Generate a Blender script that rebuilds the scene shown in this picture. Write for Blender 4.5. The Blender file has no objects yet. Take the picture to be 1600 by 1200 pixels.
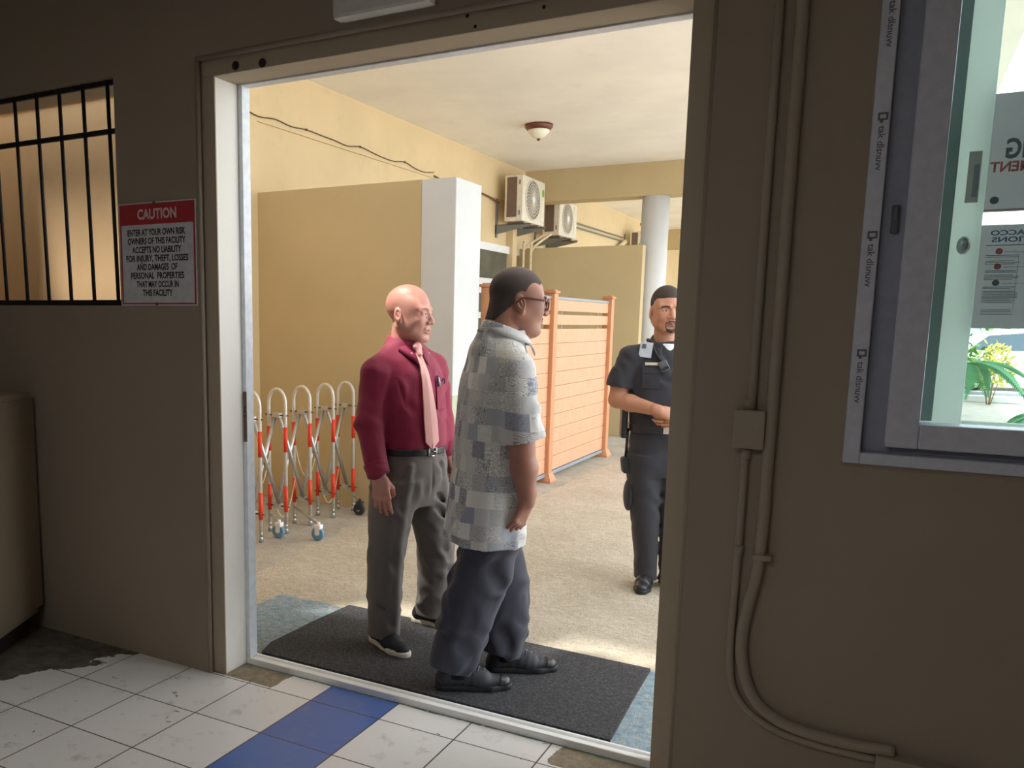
import bpy, bmesh, math, random
import numpy as np
from mathutils import Vector, Matrix

random.seed(7)
SC = bpy.context.scene
COL = SC.collection
PI = math.pi

# ------------------------------------------------------------------ camera
cam_data = bpy.data.cameras.new('camera')
cam = bpy.data.objects.new('camera', cam_data)
COL.objects.link(cam)
cam_data.sensor_fit = 'HORIZONTAL'
cam_data.sensor_width = 36.0
cam_data.lens = 1336.54 / 1600 * 36.0
cam_data.shift_x = (800 - 627.16) / 1600
cam_data.shift_y = (700.49 - 600) / 1600
cam_data.clip_start = 0.05
cam_data.clip_end = 300


def camera_matrix(yaw, pitch, roll, loc):
    f = Vector((math.sin(yaw) * math.cos(pitch), math.cos(yaw) * math.cos(pitch), -math.sin(pitch)))
    r = Vector((math.cos(yaw), -math.sin(yaw), 0))
    d = f.cross(r)
    c, s = math.cos(roll), math.sin(roll)
    r2 = c * r + s * d
    d2 = -s * r + c * d
    m = Matrix(((r2.x, -d2.x, -f.x, loc[0]), (r2.y, -d2.y, -f.y, loc[1]), (r2.z, -d2.z, -f.z, loc[2]), (0, 0, 0, 1)))
    return m


cam.matrix_world = camera_matrix(math.radians(-29.5287), math.radians(8.46527), math.radians(-0.65487), (0, 0, 1.55))
SC.camera = cam

# ------------------------------------------------------------------ sky, sun, added interior fill light, exposure
world = bpy.data.worlds.new('sky')
SC.world = world
world.use_nodes = True
wn = world.node_tree
wn.nodes.clear()
w_out = wn.nodes.new('ShaderNodeOutputWorld')
w_bg = wn.nodes.new('ShaderNodeBackground')
w_bg.inputs['Color'].default_value = (0.90, 0.955, 1.0, 1)
w_bg.inputs['Strength'].default_value = 3.5
wn.links.new(w_bg.outputs[0], w_out.inputs[0])

sun_data = bpy.data.lights.new('sun', 'SUN')
sun_data.energy = 9.0
sun_data.angle = math.radians(6)
sun_data.color = (1.0, 0.96, 0.88)
sun = bpy.data.objects.new('sun', sun_data)
COL.objects.link(sun)
sun.location = (10, 10, 30)
sun.rotation_euler = Vector((0.35, 0.25, -1.0)).to_track_quat('-Z', 'Y').to_euler()

room_data = bpy.data.lights.new('room_fill', 'AREA')  # unseen area light added to fill the interior
room_data.shape = 'RECTANGLE'
room_data.size = 1.6
room_data.size_y = 0.5
room_data.energy = 23
room_data.color = (0.98, 0.97, 0.97)
room = bpy.data.objects.new('room_fill', room_data)
COL.objects.link(room)
room.location = (-1.2, -0.9, 2.9)

SC.view_settings.view_transform = 'Standard'
SC.view_settings.look = 'None'
SC.view_settings.gamma = 1.0
SC.view_settings.use_curve_mapping = False
SC.view_settings.exposure = 0.2
SC.cycles.use_denoising = True
SC.cycles.max_bounces = 10
SC.cycles.diffuse_bounces = 6
SC.cycles.transparent_max_bounces = 16
SC.cycles.sample_clamp_indirect = 6.0
try:
    SC.cycles.denoiser = 'OPENIMAGEDENOISE'
except Exception:
    pass


# ------------------------------------------------------------------ materials
def srgb(r, g, b):
    def f(c):
        c /= 255.0
        return c / 12.92 if c <= 0.04045 else ((c + 0.055) / 1.055) ** 2.4
    return (f(r), f(g), f(b), 1.0)


class NT:
    """small helper around a material node tree"""
    def __init__(self, name, rough=0.6, metal=0.0):
        self.m = bpy.data.materials.new(name)
        self.m.use_nodes = True
        self.t = self.m.node_tree
        self.b = self.t.nodes['Principled BSDF']
        self.b.inputs['Roughness'].default_value = rough
        self.b.inputs['Metallic'].default_value = metal
        self._co = None

    def n(self, typ, **kw):
        nd = self.t.nodes.new('ShaderNode' + typ)
        for k, v in kw.items():
            setattr(nd, k, v)
        return nd

    def l(self, a, b):
        self.t.links.new(a, b)

    def co(self, which='Object'):
        if self._co is None:
            self._co = self.n('TexCoord')
        return self._co.outputs[which]

    def noise(self, scale, detail=4, vec=None, rough=0.55, dist=0.0):
        nd = self.n('TexNoise')
        nd.inputs['Scale'].default_value = scale
        nd.inputs['Detail'].default_value = detail
        nd.inputs['Roughness'].default_value = rough
        nd.inputs['Distortion'].default_value = dist
        self.l(vec or self.co(), nd.inputs['Vector'])
        return nd.outputs['Fac']

    def ramp(self, fac, stops, interp='LINEAR'):
        nd = self.n('ValToRGB')
        cr = nd.color_ramp
        cr.interpolation = interp
        while len(cr.elements) < len(stops):
            cr.elements.new(0.5)
        for e, (p, c) in zip(cr.elements, stops):
            e.position = p
            e.color = c
        self.l(fac, nd.inputs['Fac'])
        return nd.outputs['Color']

    def math(self, op, a, b=None, c=None, clamp=False):
        nd = self.n('Math', operation=op)
        nd.use_clamp = clamp
        for i, v in enumerate((a, b, c)):
            if v is None:
                continue
            if isinstance(v, (int, float)):
                nd.inputs[i].default_value = v
            else:
                self.l(v, nd.inputs[i])
        return nd.outputs[0]

    def mix(self, fac, a, b, blend='MIX'):
        nd = self.n('MixRGB', blend_type=blend)
        for i, v in enumerate((fac, a, b)):
            if isinstance(v, (int, float)):
                nd.inputs[i].default_value = v
            elif isinstance(v, tuple):
                nd.inputs[i].default_value = v
            else:
                self.l(v, nd.inputs[i])
        return nd.outputs[0]

    def base(self, v):
        if isinstance(v, tuple):
            self.b.inputs['Base Color'].default_value = v
        else:
            self.l(v, self.b.inputs['Base Color'])

    def bump(self, h, strength=0.2, dist=0.01):
        nd = self.n('Bump')
        nd.inputs['Strength'].default_value = strength
        nd.inputs['Distance'].default_value = dist
        self.l(h, nd.inputs['Height'])
        self.l(nd.outputs[0], self.b.inputs['Normal'])


def scale_c(c, k):
    return (min(c[0] * k, 1), min(c[1] * k, 1), min(c[2] * k, 1), 1)


def plain(name, c, rough=0.5, metal=0.0, var=0.08, scale=30, bump=0.0, bscale=200):
    t = NT(name, rough, metal)
    f = t.noise(scale)
    t.base(t.ramp(f, [(0.3, scale_c(c, 1 - var)), (0.7, scale_c(c, 1 + var))]))
    if bump:
        t.bump(t.noise(bscale, 3), bump, 0.002)
    return t.m


def painted_wall(name, c, dirt=None, amount=0.25, bump=0.12):
    t = NT(name, 0.75)
    f = t.noise(1.3, 5)
    col = t.ramp(f, [(0.3, scale_c(c, 0.94)), (0.7, scale_c(c, 1.05))])
    if dirt:
        g = t.noise(2.2, 8, rough=0.7)
        fac = t.ramp(g, [(0.56, (0, 0, 0, 1)), (0.75, (amount,) * 3 + (1,))])
        col = t.mix(fac, col, dirt)
    t.base(col)
    t.bump(t.noise(90, 4), bump, 0.004)
    return t.m


M = {}
M['room_wall'] = painted_wall('beige interior paint', srgb(152, 140, 124), srgb(110, 97, 82), 0.2)
M['niche'] = painted_wall('tan niche paint', srgb(232, 196, 150), srgb(190, 156, 116), 0.25)
M['trim_paint'] = painted_wall('taupe frame paint', srgb(176, 162, 142), srgb(100, 88, 72), 0.25)
M['jamb_white'] = painted_wall('chipped white jamb paint', srgb(246, 243, 236), srgb(214, 204, 182), 0.35)
M['yellow_wall'] = painted_wall('yellow exterior paint', srgb(218, 196, 155), srgb(182, 160, 122), 0.3)
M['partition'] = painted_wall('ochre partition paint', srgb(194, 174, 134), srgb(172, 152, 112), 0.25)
M['ceiling'] = painted_wall('off white ceiling paint', srgb(246, 243, 236), srgb(222, 214, 198), 0.3)
M['room_ceiling'] = painted_wall('interior ceiling paint', srgb(190, 185, 172))
M['white_col'] = painted_wall('white column paint', srgb(204, 206, 207), srgb(188, 187, 182), 0.2)
M['green_dado'] = painted_wall('grey green dado paint', srgb(188, 196, 170), srgb(160, 165, 145), 0.2)
M['white_metal'] = plain('white coated metal', srgb(232, 234, 236), 0.35)
M['alu'] = plain('brushed aluminium', srgb(196, 198, 200), 0.32, 0.85)
M['arch_metal'] = plain('white enamelled tube', srgb(214, 210, 202), 0.3, 0.25)
M['alu_strip'] = plain('white aluminium strip', srgb(225, 232, 240), 0.3)
M['threshold'] = plain('worn white threshold', srgb(247, 247, 246), 0.4, 0.0, 0.04, 14)
M['white_plastic'] = plain('white plastic', srgb(214, 212, 208), 0.4)
M['ac_white'] = plain('aged white casing', srgb(222, 216, 200), 0.45, 0, 0.08, 12)
M['ac_dark'] = plain('dusty coil fins', srgb(112, 92, 80), 0.7, 0, 0.2, 60)
M['ac_grey'] = plain('grey fan guard', srgb(150, 145, 136), 0.5)
M['ac_cavity'] = plain('fan cavity', srgb(120, 112, 104), 0.8)
M['bracket'] = plain('grey bracket steel', srgb(120, 122, 118), 0.5)
M['badge_green'] = plain('green badge', srgb(110, 170, 50), 0.4)
M['black_iron'] = plain('rusty black iron', srgb(34, 30, 30), 0.55, 0.3, 0.35, 60, 0.3, 150)
M['fence_orange'] = plain('orange composite boards', srgb(208, 160, 126), 0.6, 0, 0.05, 8)
M['fence_post'] = plain('orange composite post', srgb(196, 138, 98), 0.55, 0, 0.05, 8)
M['grey_rail'] = plain('grey metal rail', srgb(140, 148, 158), 0.45)
M['red_band'] = plain('red reflective tape', srgb(226, 62, 36), 0.4)
M['caster_blue'] = plain('blue grey rubber', srgb(104, 150, 186), 0.5)
M['dark_rubber'] = plain('dark rubber', srgb(52, 52, 54), 0.7)
M['steel_dark'] = plain('rusty steel', srgb(110, 92, 78), 0.5, 0.6)
M['pipe_cream'] = plain('cream pipe', srgb(222, 206, 170), 0.5)
M['cable'] = plain('dark cable', srgb(96, 76, 52), 0.6)
M['conduit'] = painted_wall('painted conduit', srgb(156, 145, 129))
M['lamp_ring'] = plain('brown bronze ring', srgb(112, 66, 56), 0.4, 0.3)
M['lamp_glass'] = plain('frosted lamp glass', srgb(240, 236, 218), 0.3, 0, 0.03)
M['sign_red'] = plain('red sign paint', srgb(178, 52, 58), 0.4)
M['sign_white'] = plain('white sign face', srgb(206, 208, 212), 0.35)
M['sign_black'] = plain('black lettering', srgb(38, 36, 38), 0.5)
M['sign_pale'] = plain('pale lettering', srgb(226, 200, 196), 0.5)
M['win_frame'] = plain('white vinyl window', srgb(196, 199, 212), 0.4)
M['win_channel'] = plain('grey vinyl channel', srgb(152, 156, 172), 0.5)
M['sash'] = plain('outer sash', srgb(196, 226, 218), 0.4)
M['sash_shadow'] = plain('sash shade', srgb(120, 160, 158), 0.5)
M['paper'] = plain('printed paper', srgb(206, 206, 208), 0.8)
M['print_grey'] = plain('grey print', srgb(128, 128, 134), 0.8)
M['print_red'] = plain('faded red print', srgb(206, 120, 122), 0.8)
M['print_blue'] = plain('blue print', srgb(70, 116, 160), 0.8)
M['print_text'] = plain('text print', srgb(130, 136, 146), 0.8)
M['sticker'] = plain('dark sticker print', srgb(96, 96, 106), 0.6)
M['cabinet'] = painted_wall('tan cabinet laminate', srgb(142, 127, 105))
M['dark_gap'] = plain('dark recess', srgb(40, 34, 28), 0.9)
M['shrub'] = plain('leaf green', srgb(96, 150, 74), 0.6, 0, 0.3, 6)
M['palm'] = plain('palm green', srgb(110, 170, 130), 0.5, 0, 0.2, 6)
M['yellow_leaf'] = plain('yellow green leaf', srgb(176, 178, 84), 0.6, 0, 0.25, 8)
M['car_white'] = plain('white car paint', srgb(236, 238, 240), 0.2)
M['car_blue'] = plain('blue panel', srgb(120, 160, 200), 0.4)
M['car_glass'] = plain('dark car glass', srgb(70, 86, 100), 0.1)
M['tyre'] = plain('tyre', srgb(36, 36, 38), 0.8)
M['trunk'] = plain('palm trunk', srgb(150, 130, 96), 0.8, 0, 0.2, 20)


def mat_glass(name, tint, fac=0.06):
    t = NT(name)
    t.t.nodes.remove(t.b)
    tr = t.n('BsdfTransparent')
    tr.inputs[0].default_value = tint
    gl = t.n('BsdfGlossy')
    gl.inputs['Roughness'].default_value = 0.03
    mx = t.n('MixShader')
    mx.inputs[0].default_value = fac
    t.l(tr.outputs[0], mx.inputs[1])
    t.l(gl.outputs[0], mx.inputs[2])
    t.l(mx.outputs[0], t.t.nodes['Material Output'].inputs['Surface'])
    return t.m


M['pane'] = mat_glass('green tinted glass', (0.90, 0.975, 0.955, 1))


def translucent(name, c, w):
    """thin white material that daylight shines through"""
    t = NT(name, 0.6)
    t.base(c)
    tr = t.n('BsdfTranslucent'); tr.inputs[0].default_value = c
    mx = t.n('MixShader'); mx.inputs[0].default_value = w
    t.l(t.b.outputs[0], mx.inputs[1]); t.l(tr.outputs[0], mx.inputs[2])
    t.l(mx.outputs[0], t.t.nodes['Material Output'].inputs['Surface'])
    return t.m


M['paper'] = translucent('backlit paper', srgb(214, 214, 218), 0.36)
M['sash'] = translucent('thin white vinyl sash', srgb(230, 238, 236), 0.6)
M['sash_shadow'] = translucent('vinyl sash shade', srgb(160, 184, 182), 0.2)
for k_, c_ in (('print_grey', srgb(128, 128, 134)), ('print_red', srgb(206, 128, 130)), ('print_blue', srgb(96, 140, 178)), ('print_text', srgb(150, 154, 164))):
    M[k_] = translucent(k_ + ' ink', c_, 0.36)
M['dark_pane'] = plain('dim door glass', srgb(96, 98, 90), 0.08, 0, 0.25, 3)
M['lens'] = mat_glass('spectacle lens', (0.96, 0.97, 0.97, 1), 0.1)


def mat_floor():
    t = NT('ceramic floor tiles', 0.25)
    sep = t.n('SeparateXYZ')
    t.l(t.co(), sep.inputs[0])
    P = 0.3275
    u = t.math('DIVIDE', t.math('ADD', sep.outputs[0], 2.613), P)
    v = t.math('DIVIDE', t.math('SUBTRACT', sep.outputs[1], 2.722), P)
    fu, fv = t.math('FRACT', u), t.math('FRACT', v)
    iu, iv = t.math('FLOOR', u), t.math('FLOOR', v)
    blue = t.math('COMPARE', iu, 2.0, 0.1)
    comb = t.n('CombineXYZ')
    t.l(iu, comb.inputs[0]); t.l(iv, comb.inputs[1])
    wn_ = t.n('TexWhiteNoise')
    t.l(comb.outputs[0], wn_.inputs['Vector'])
    white = t.ramp(wn_.outputs['Value'], [(0, srgb(238, 235, 234)), (1, srgb(247, 244, 243))])
    bl = t.ramp(wn_.outputs['Value'], [(0, srgb(80, 112, 184)), (1, srgb(90, 122, 194))])
    col = t.mix(blue, white, bl)
    # scuffs and stains that belong to the tiles
    sc = t.ramp(t.noise(9, 9, rough=0.72), [(0.56, (0, 0, 0, 1)), (0.68, (0.4, 0.4, 0.4, 1))])
    col = t.mix(sc, col, srgb(150, 140, 130))
    ch = t.ramp(t.noise(10, 3, dist=1.2), [(0.72, (0, 0, 0, 1)), (0.735, (0.8, 0.8, 0.8, 1))])
    col = t.mix(ch, col, srgb(96, 90, 84))
    def edge(f):
        a = t.math('MINIMUM', f, t.math('SUBTRACT', 1.0, f))
        return t.math('LESS_THAN', a, 0.0085)
    g = t.math('MAXIMUM', edge(fu), edge(fv))
    col = t.mix(g, col, srgb(74, 66, 60))
    # bare, dirty concrete where tiles are gone
    nz = t.math('MULTIPLY', t.math('SUBTRACT', t.noise(7, 6), 0.5), 0.35)
    a = t.math('ADD', t.math('MULTIPLY', sep.outputs[0], -0.85), t.math('MULTIPLY', sep.outputs[1], 0.52))
    a = t.math('ADD', a, nz)
    m1 = t.math('GREATER_THAN', a, 3.9)
    # patches at the two ends of the doorway
    inrow = t.math('GREATER_THAN', sep.outputs[1], 2.735)
    lx = t.math('LESS_THAN', t.math('ADD', sep.outputs[0], t.math('MULTIPLY', nz, 0.25)), -2.17)
    rx = t.math('GREATER_THAN', t.math('ADD', sep.outputs[0], t.math('MULTIPLY', nz, 0.4)), -0.94)
    m2 = t.math('MULTIPLY', inrow, t.math('MAXIMUM', lx, rx))
    conc = t.ramp(t.noise(26, 9, rough=0.75), [(0.3, srgb(112, 100, 84)), (0.7, srgb(176, 162, 138))])
    concd = t.ramp(t.noise(12, 9, rough=0.75), [(0.3, srgb(64, 58, 52)), (0.7, srgb(124, 114, 102))])
    col = t.mix(m2, col, conc)
    col = t.mix(m1, col, concd)
    # teal paint residue along the threshold
    tl = t.math('GREATER_THAN', t.math('ADD', sep.outputs[1], t.math('MULTIPLY', nz, 0.10)), 2.878)
    tl2 = t.math('GREATER_THAN', t.noise(11, 5), 0.42)
    col = t.mix(t.math('MULTIPLY', tl, tl2), col, srgb(116, 148, 150))
    t.base(col)
    rough = t.mix(t.math('MAXIMUM', m1, m2), (0.3, 0.3, 0.3, 1), (0.9, 0.9, 0.9, 1))
    t.l(rough, t.b.inputs['Roughness'])
    t.bump(t.math('SUBTRACT', t.noise(30, 6), t.math('MULTIPLY', g, 0.6)), 0.15, 0.004)
    return t.m


def mat_ground():
    t = NT('concrete yard', 0.9)
    sep = t.n('SeparateXYZ')
    t.l(t.co(), sep.inputs[0])
    x, y = sep.outputs[0], sep.outputs[1]
    nz = t.math('SUBTRACT', t.noise(3.5, 7, rough=0.65), 0.5)
    fine = t.noise(120, 4)
    big = t.noise(1.6, 8, rough=0.68)
    tan = t.ramp(big, [(0.25, srgb(192, 180, 160)), (0.5, srgb(208, 197, 178)), (0.75, srgb(221, 212, 196))])
    spk = t.ramp(t.noise(70, 3), [(0.36, (0.45,) * 3 + (1,)), (0.5, (0, 0, 0, 1))])
    tan = t.mix(spk, tan, srgb(172, 154, 126))
    crk = t.ramp(t.noise(7, 10, rough=0.75, dist=0.6), [(0.48, (0, 0, 0, 1)), (0.5, (0.55,) * 3 + (1,)), (0.52, (0, 0, 0, 1))])
    tan = t.mix(crk, tan, srgb(150, 132, 104))
    grey = t.ramp(t.noise(2.4, 8, rough=0.7), [(0.3, srgb(168, 160, 146)), (0.7, srgb(206, 200, 186))])
    # grey trowelled strips along the wall and the fence
    e1 = t.math('ADD', t.math('MULTIPLY', t.math('SUBTRACT', y, 4.7), -0.11), -3.38)
    g1 = t.math('LESS_THAN', t.math('ADD', x, t.math('MULTIPLY', nz, 0.35)), e1)
    e2 = t.math('ADD', t.math('MULTIPLY', t.math('SUBTRACT', y, 6.0), 0.02), -2.68)
    g2 = t.math('MULTIPLY', t.math('LESS_THAN', t.math('ADD', x, t.math('MULTIPLY', nz, 0.2)), e2), t.math('GREATER_THAN', y, 5.9))
    g = t.math('MAXIMUM', g1, g2)
    col = t.mix(g, tan, grey)
    # worn teal paint in front of the threshold
    dx = t.math('LESS_THAN', t.math('ABSOLUTE', t.math('ADD', x, 1.55)), 1.36)
    yy = t.math('ADD', y, t.math('MULTIPLY', nz, 0.16))
    dy = t.math('LESS_THAN', yy, 3.765)
    xx = t.math('GREATER_THAN', t.math('ADD', x, t.math('MULTIPLY', nz, 0.5)), -2.98)
    wear = t.ramp(t.noise(30, 8, rough=0.75), [(0.36, (0.15,) * 3 + (1,)), (0.56, (0.92,) * 3 + (1,))])
    pm = t.math('MULTIPLY', t.math('MULTIPLY', dx, dy), xx)
    teal = t.ramp(t.noise(20, 6), [(0.3, srgb(92, 140, 168)), (0.7, srgb(150, 182, 202))])
    col = t.mix(t.math('MULTIPLY', pm, wear), col, teal)
    # pale asphalt of the car park
    far = t.math('GREATER_THAN', x, 0.9)
    asp = t.ramp(t.noise(6, 8), [(0.3, srgb(176, 172, 164)), (0.7, srgb(200, 196, 188))])
    col = t.mix(far, col, asp)
    t.base(col)
    h = t.math('ADD', t.math('MULTIPLY', big, 1.5), t.math('ADD', t.math('MULTIPLY', t.noise(14, 8, rough=0.7), 0.9), t.math('MULTIPLY', fine, 0.35)))
    t.bump(h, 0.8, 0.04)
    return t.m


def mat_mat():
    t = NT('black coir mat', 0.95)
    f = t.noise(110, 6, rough=0.85)
    t.base(t.ramp(f, [(0.36, srgb(24, 24, 27)), (0.56, srgb(84, 83, 86)), (0.72, srgb(150, 148, 150))]))
    t.bump(f, 0.9, 0.012)
    return t.m


M['floor'] = mat_floor()
M['ground'] = mat_ground()
M['mat'] = mat_mat()


def mat_skin(name, c, red=0.12):
    t = NT(name, 0.48)
    f = t.noise(22, 5)
    c2 = (min(c[0] * 1.08, 1), c[1] * (0.95 - red * 0.5), c[2] * (0.93 - red * 0.6), 1)
    t.base(t.ramp(f, [(0.35, c), (0.7, c2)]))
    t.b.inputs['Subsurface Weight'].default_value = 0.08
    t.b.inputs['Subsurface Radius'].default_value = (0.012, 0.005, 0.003)
    t.b.inputs['Subsurface Scale'].default_value = 1.0
    t.bump(t.math('ADD', t.noise(260, 3), t.math('MULTIPLY', t.noise(60, 5), 1.6)), 0.12, 0.0015)
    return t.m


def mat_cloth(name, c, rough=0.85, weave=700, sheen=0.2, var=0.06, bump=0.15):
    t = NT(name, rough)
    f = t.noise(5, 5)
    t.base(t.ramp(f, [(0.3, scale_c(c, 1 - var)), (0.7, scale_c(c, 1 + var))]))
    t.b.inputs['Sheen Weight'].default_value = sheen
    t.b.inputs['Sheen Roughness'].default_value = 0.5
    t.bump(t.noise(weave, 2), bump, 0.001)
    return t.m


M['skin_pale'] = mat_skin('pale ruddy skin', srgb(202, 152, 137), 0.2)
M['skin_brown'] = mat_skin('brown skin', srgb(160, 116, 98), 0.1)
M['skin_tan'] = mat_skin('tan skin', srgb(190, 142, 116), 0.1)
M['lips_pale'] = plain('pale lips', srgb(186, 120, 114), 0.4)
M['lips_brown'] = plain('brown lips', srgb(140, 92, 86), 0.4)
M['hair_dark'] = plain('dark cropped hair', srgb(64, 53, 50), 0.8, 0, 0.3, 300, 0.5, 600)
M['brow_pale'] = plain('pale brow hair', srgb(176, 132, 112), 0.8)
M['eye_white'] = plain('eye white', srgb(224, 218, 212), 0.2)
M['iris'] = plain('dark iris', srgb(54, 42, 36), 0.15)
M['burgundy'] = mat_cloth('burgundy shirt cotton', srgb(142, 20, 62), 0.7, 600, 0.15)
M['tie'] = mat_cloth('pink silk tie', srgb(238, 176, 170), 0.45, 900, 0.1)
M['grey_trouser'] = mat_cloth('charcoal wool trousers', srgb(106, 99, 95), 0.75, 700, 0.15)
M['navy_trouser'] = mat_cloth('dark navy trousers', srgb(50, 50, 64), 0.75, 700, 0.15)
M['black_cloth'] = mat_cloth('black uniform cloth', srgb(46, 46, 53), 0.85, 700, 0.15)
M['white_cloth'] = mat_cloth('white undershirt', srgb(222, 222, 224), 0.85)
M['leather_black'] = plain('black leather', srgb(44, 43, 48), 0.35, 0, 0.1, 40)
M['suede_black'] = plain('black suede', srgb(38, 37, 42), 0.8, 0, 0.1, 40)
M['mesh_black'] = plain('black mesh shoe fabric', srgb(46, 46, 52), 0.6, 0, 0.25, 200, 0.4, 500)
M['sole_white'] = plain('off white sole', srgb(214, 204, 190), 0.6)
M['sole_black'] = plain('black sole rubber', srgb(28, 28, 31), 0.6)
M['chrome'] = plain('chrome', srgb(210, 210, 214), 0.2, 1.0)
M['gold'] = plain('gold ring', srgb(214, 176, 96), 0.25, 1.0)
M['glasses'] = plain('dark red acetate', srgb(92, 40, 42), 0.3)
M['pen_blue'] = plain('pen barrel', srgb(60, 70, 120), 0.3)
M['card'] = plain('pass card', srgb(206, 214, 226), 0.5)
M['card_dark'] = plain('pass print', srgb(96, 104, 116), 0.6)
M['nameplate'] = plain('pale name plate', srgb(214, 206, 190), 0.4)
M['radio'] = plain('black radio plastic', srgb(84, 88, 94), 0.5)


def mat_patchwork():
    t = NT('patchwork print cotton', 0.8)
    uv = t.co('UV')
    mp = t.n('Mapping')
    mp.inputs['Scale'].default_value = (16.0, 15.0, 15.0)
    t.l(uv, mp.inputs['Vector'])
    sep = t.n('SeparateXYZ')
    t.l(mp.outputs[0], sep.inputs[0])
    row = t.math('FLOOR', sep.outputs[1])
    sh = t.n('TexWhiteNoise', noise_dimensions='1D')
    t.l(row, sh.inputs['W'])
    uu = t.math('ADD', sep.outputs[0], t.math('MULTIPLY', sh.outputs['Value'], 0.8))
    col_i = t.math('FLOOR', uu)
    comb = t.n('CombineXYZ')
    t.l(col_i, comb.inputs[0]); t.l(row, comb.inputs[1])
    wn1 = t.n('TexWhiteNoise'); t.l(comb.outputs[0], wn1.inputs['Vector'])
    tone = t.ramp(wn1.outputs['Value'], [(0, srgb(212, 211, 209)), (0.22, srgb(190, 190, 190)), (0.42, srgb(222, 221, 217)),
                                         (0.62, srgb(172, 176, 184)), (0.78, srgb(201, 201, 201)), (0.92, srgb(148, 154, 168))], 'CONSTANT')
    # printed line work, stronger in some patches than in others
    wv = t.n('TexWave', wave_type='RINGS')
    wv.inputs['Scale'].default_value = 34
    wv.inputs['Distortion'].default_value = 22
    wv.inputs['Detail'].default_value = 2
    t.l(uv, wv.inputs['Vector'])
    vo = t.n('TexVoronoi', feature='DISTANCE_TO_EDGE')
    vo.inputs['Scale'].default_value = 85
    t.l(uv, vo.inputs['Vector'])
    l1 = t.math('LESS_THAN', wv.outputs['Fac'], 0.28)
    l2 = t.math('LESS_THAN', vo.outputs['Distance'], 0.09)
    sepc = t.n('SeparateColor'); t.l(wn1.outputs['Color'], sepc.inputs[0])
    kind = t.math('GREATER_THAN', sepc.outputs[1], 0.5)
    lines = t.math('ADD', t.math('MULTIPLY', kind, l1), t.math('MULTIPLY', t.math('SUBTRACT', 1.0, kind), l2))
    amt = t.math('MULTIPLY', lines, t.math('MULTIPLY', t.math('SUBTRACT', sepc.outputs[2], 0.25, clamp=True), 0.9))
    tint = t.ramp(sepc.outputs[0], [(0, srgb(70, 76, 100)), (0.5, srgb(98, 92, 96)), (0.8, srgb(126, 96, 92))], 'CONSTANT')
    col = t.mix(amt, tone, tint)
    fl = t.ramp(t.noise(45, 3, vec=uv), [(0.66, (0, 0, 0, 1)), (0.70, (0.5,) * 3 + (1,))])
    col = t.mix(fl, col, srgb(120, 102, 100))
    t.base(col)
    t.bump(t.noise(600, 2), 0.12, 0.001)
    return t.m


M['patchwork'] = mat_patchwork()

# ------------------------------------------------------------------ mesh helpers
FRAME = {}          # object name -> (location, rotz) of its top-level thing


def props(o, label=None, cat=None, group=None, kind=None):
    if label: o['label'] = label
    if cat: o['category'] = cat
    if group: o['group'] = group
    if kind: o['kind'] = kind
    return o


def thing(name, label, cat, loc=(0, 0, 0), rz=0.0, group=None):
    o = bpy.data.objects.new(name, None)
    COL.objects.link(o)
    o.empty_display_size = 0.1
    o.location = loc
    o.rotation_euler = (0, 0, rz)
    FRAME[o.name] = (Vector(loc), rz)
    return props(o, label, cat, group)


def link_mesh(name, me, mat, parent=None, world=True):
    o = bpy.data.objects.new(name, me)
    COL.objects.link(o)
    if mat is not None and not me.materials:
        me.materials.append(mat)
    if parent is not None:
        fr = FRAME[parent.name]
        FRAME[o.name] = fr
        if world:
            me.transform(Matrix.Rotation(-fr[1], 4, 'Z') @ Matrix.Translation(-fr[0]))
        o.parent = parent
    else:
        FRAME[o.name] = (Vector((0, 0, 0)), 0.0)
    return o


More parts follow.
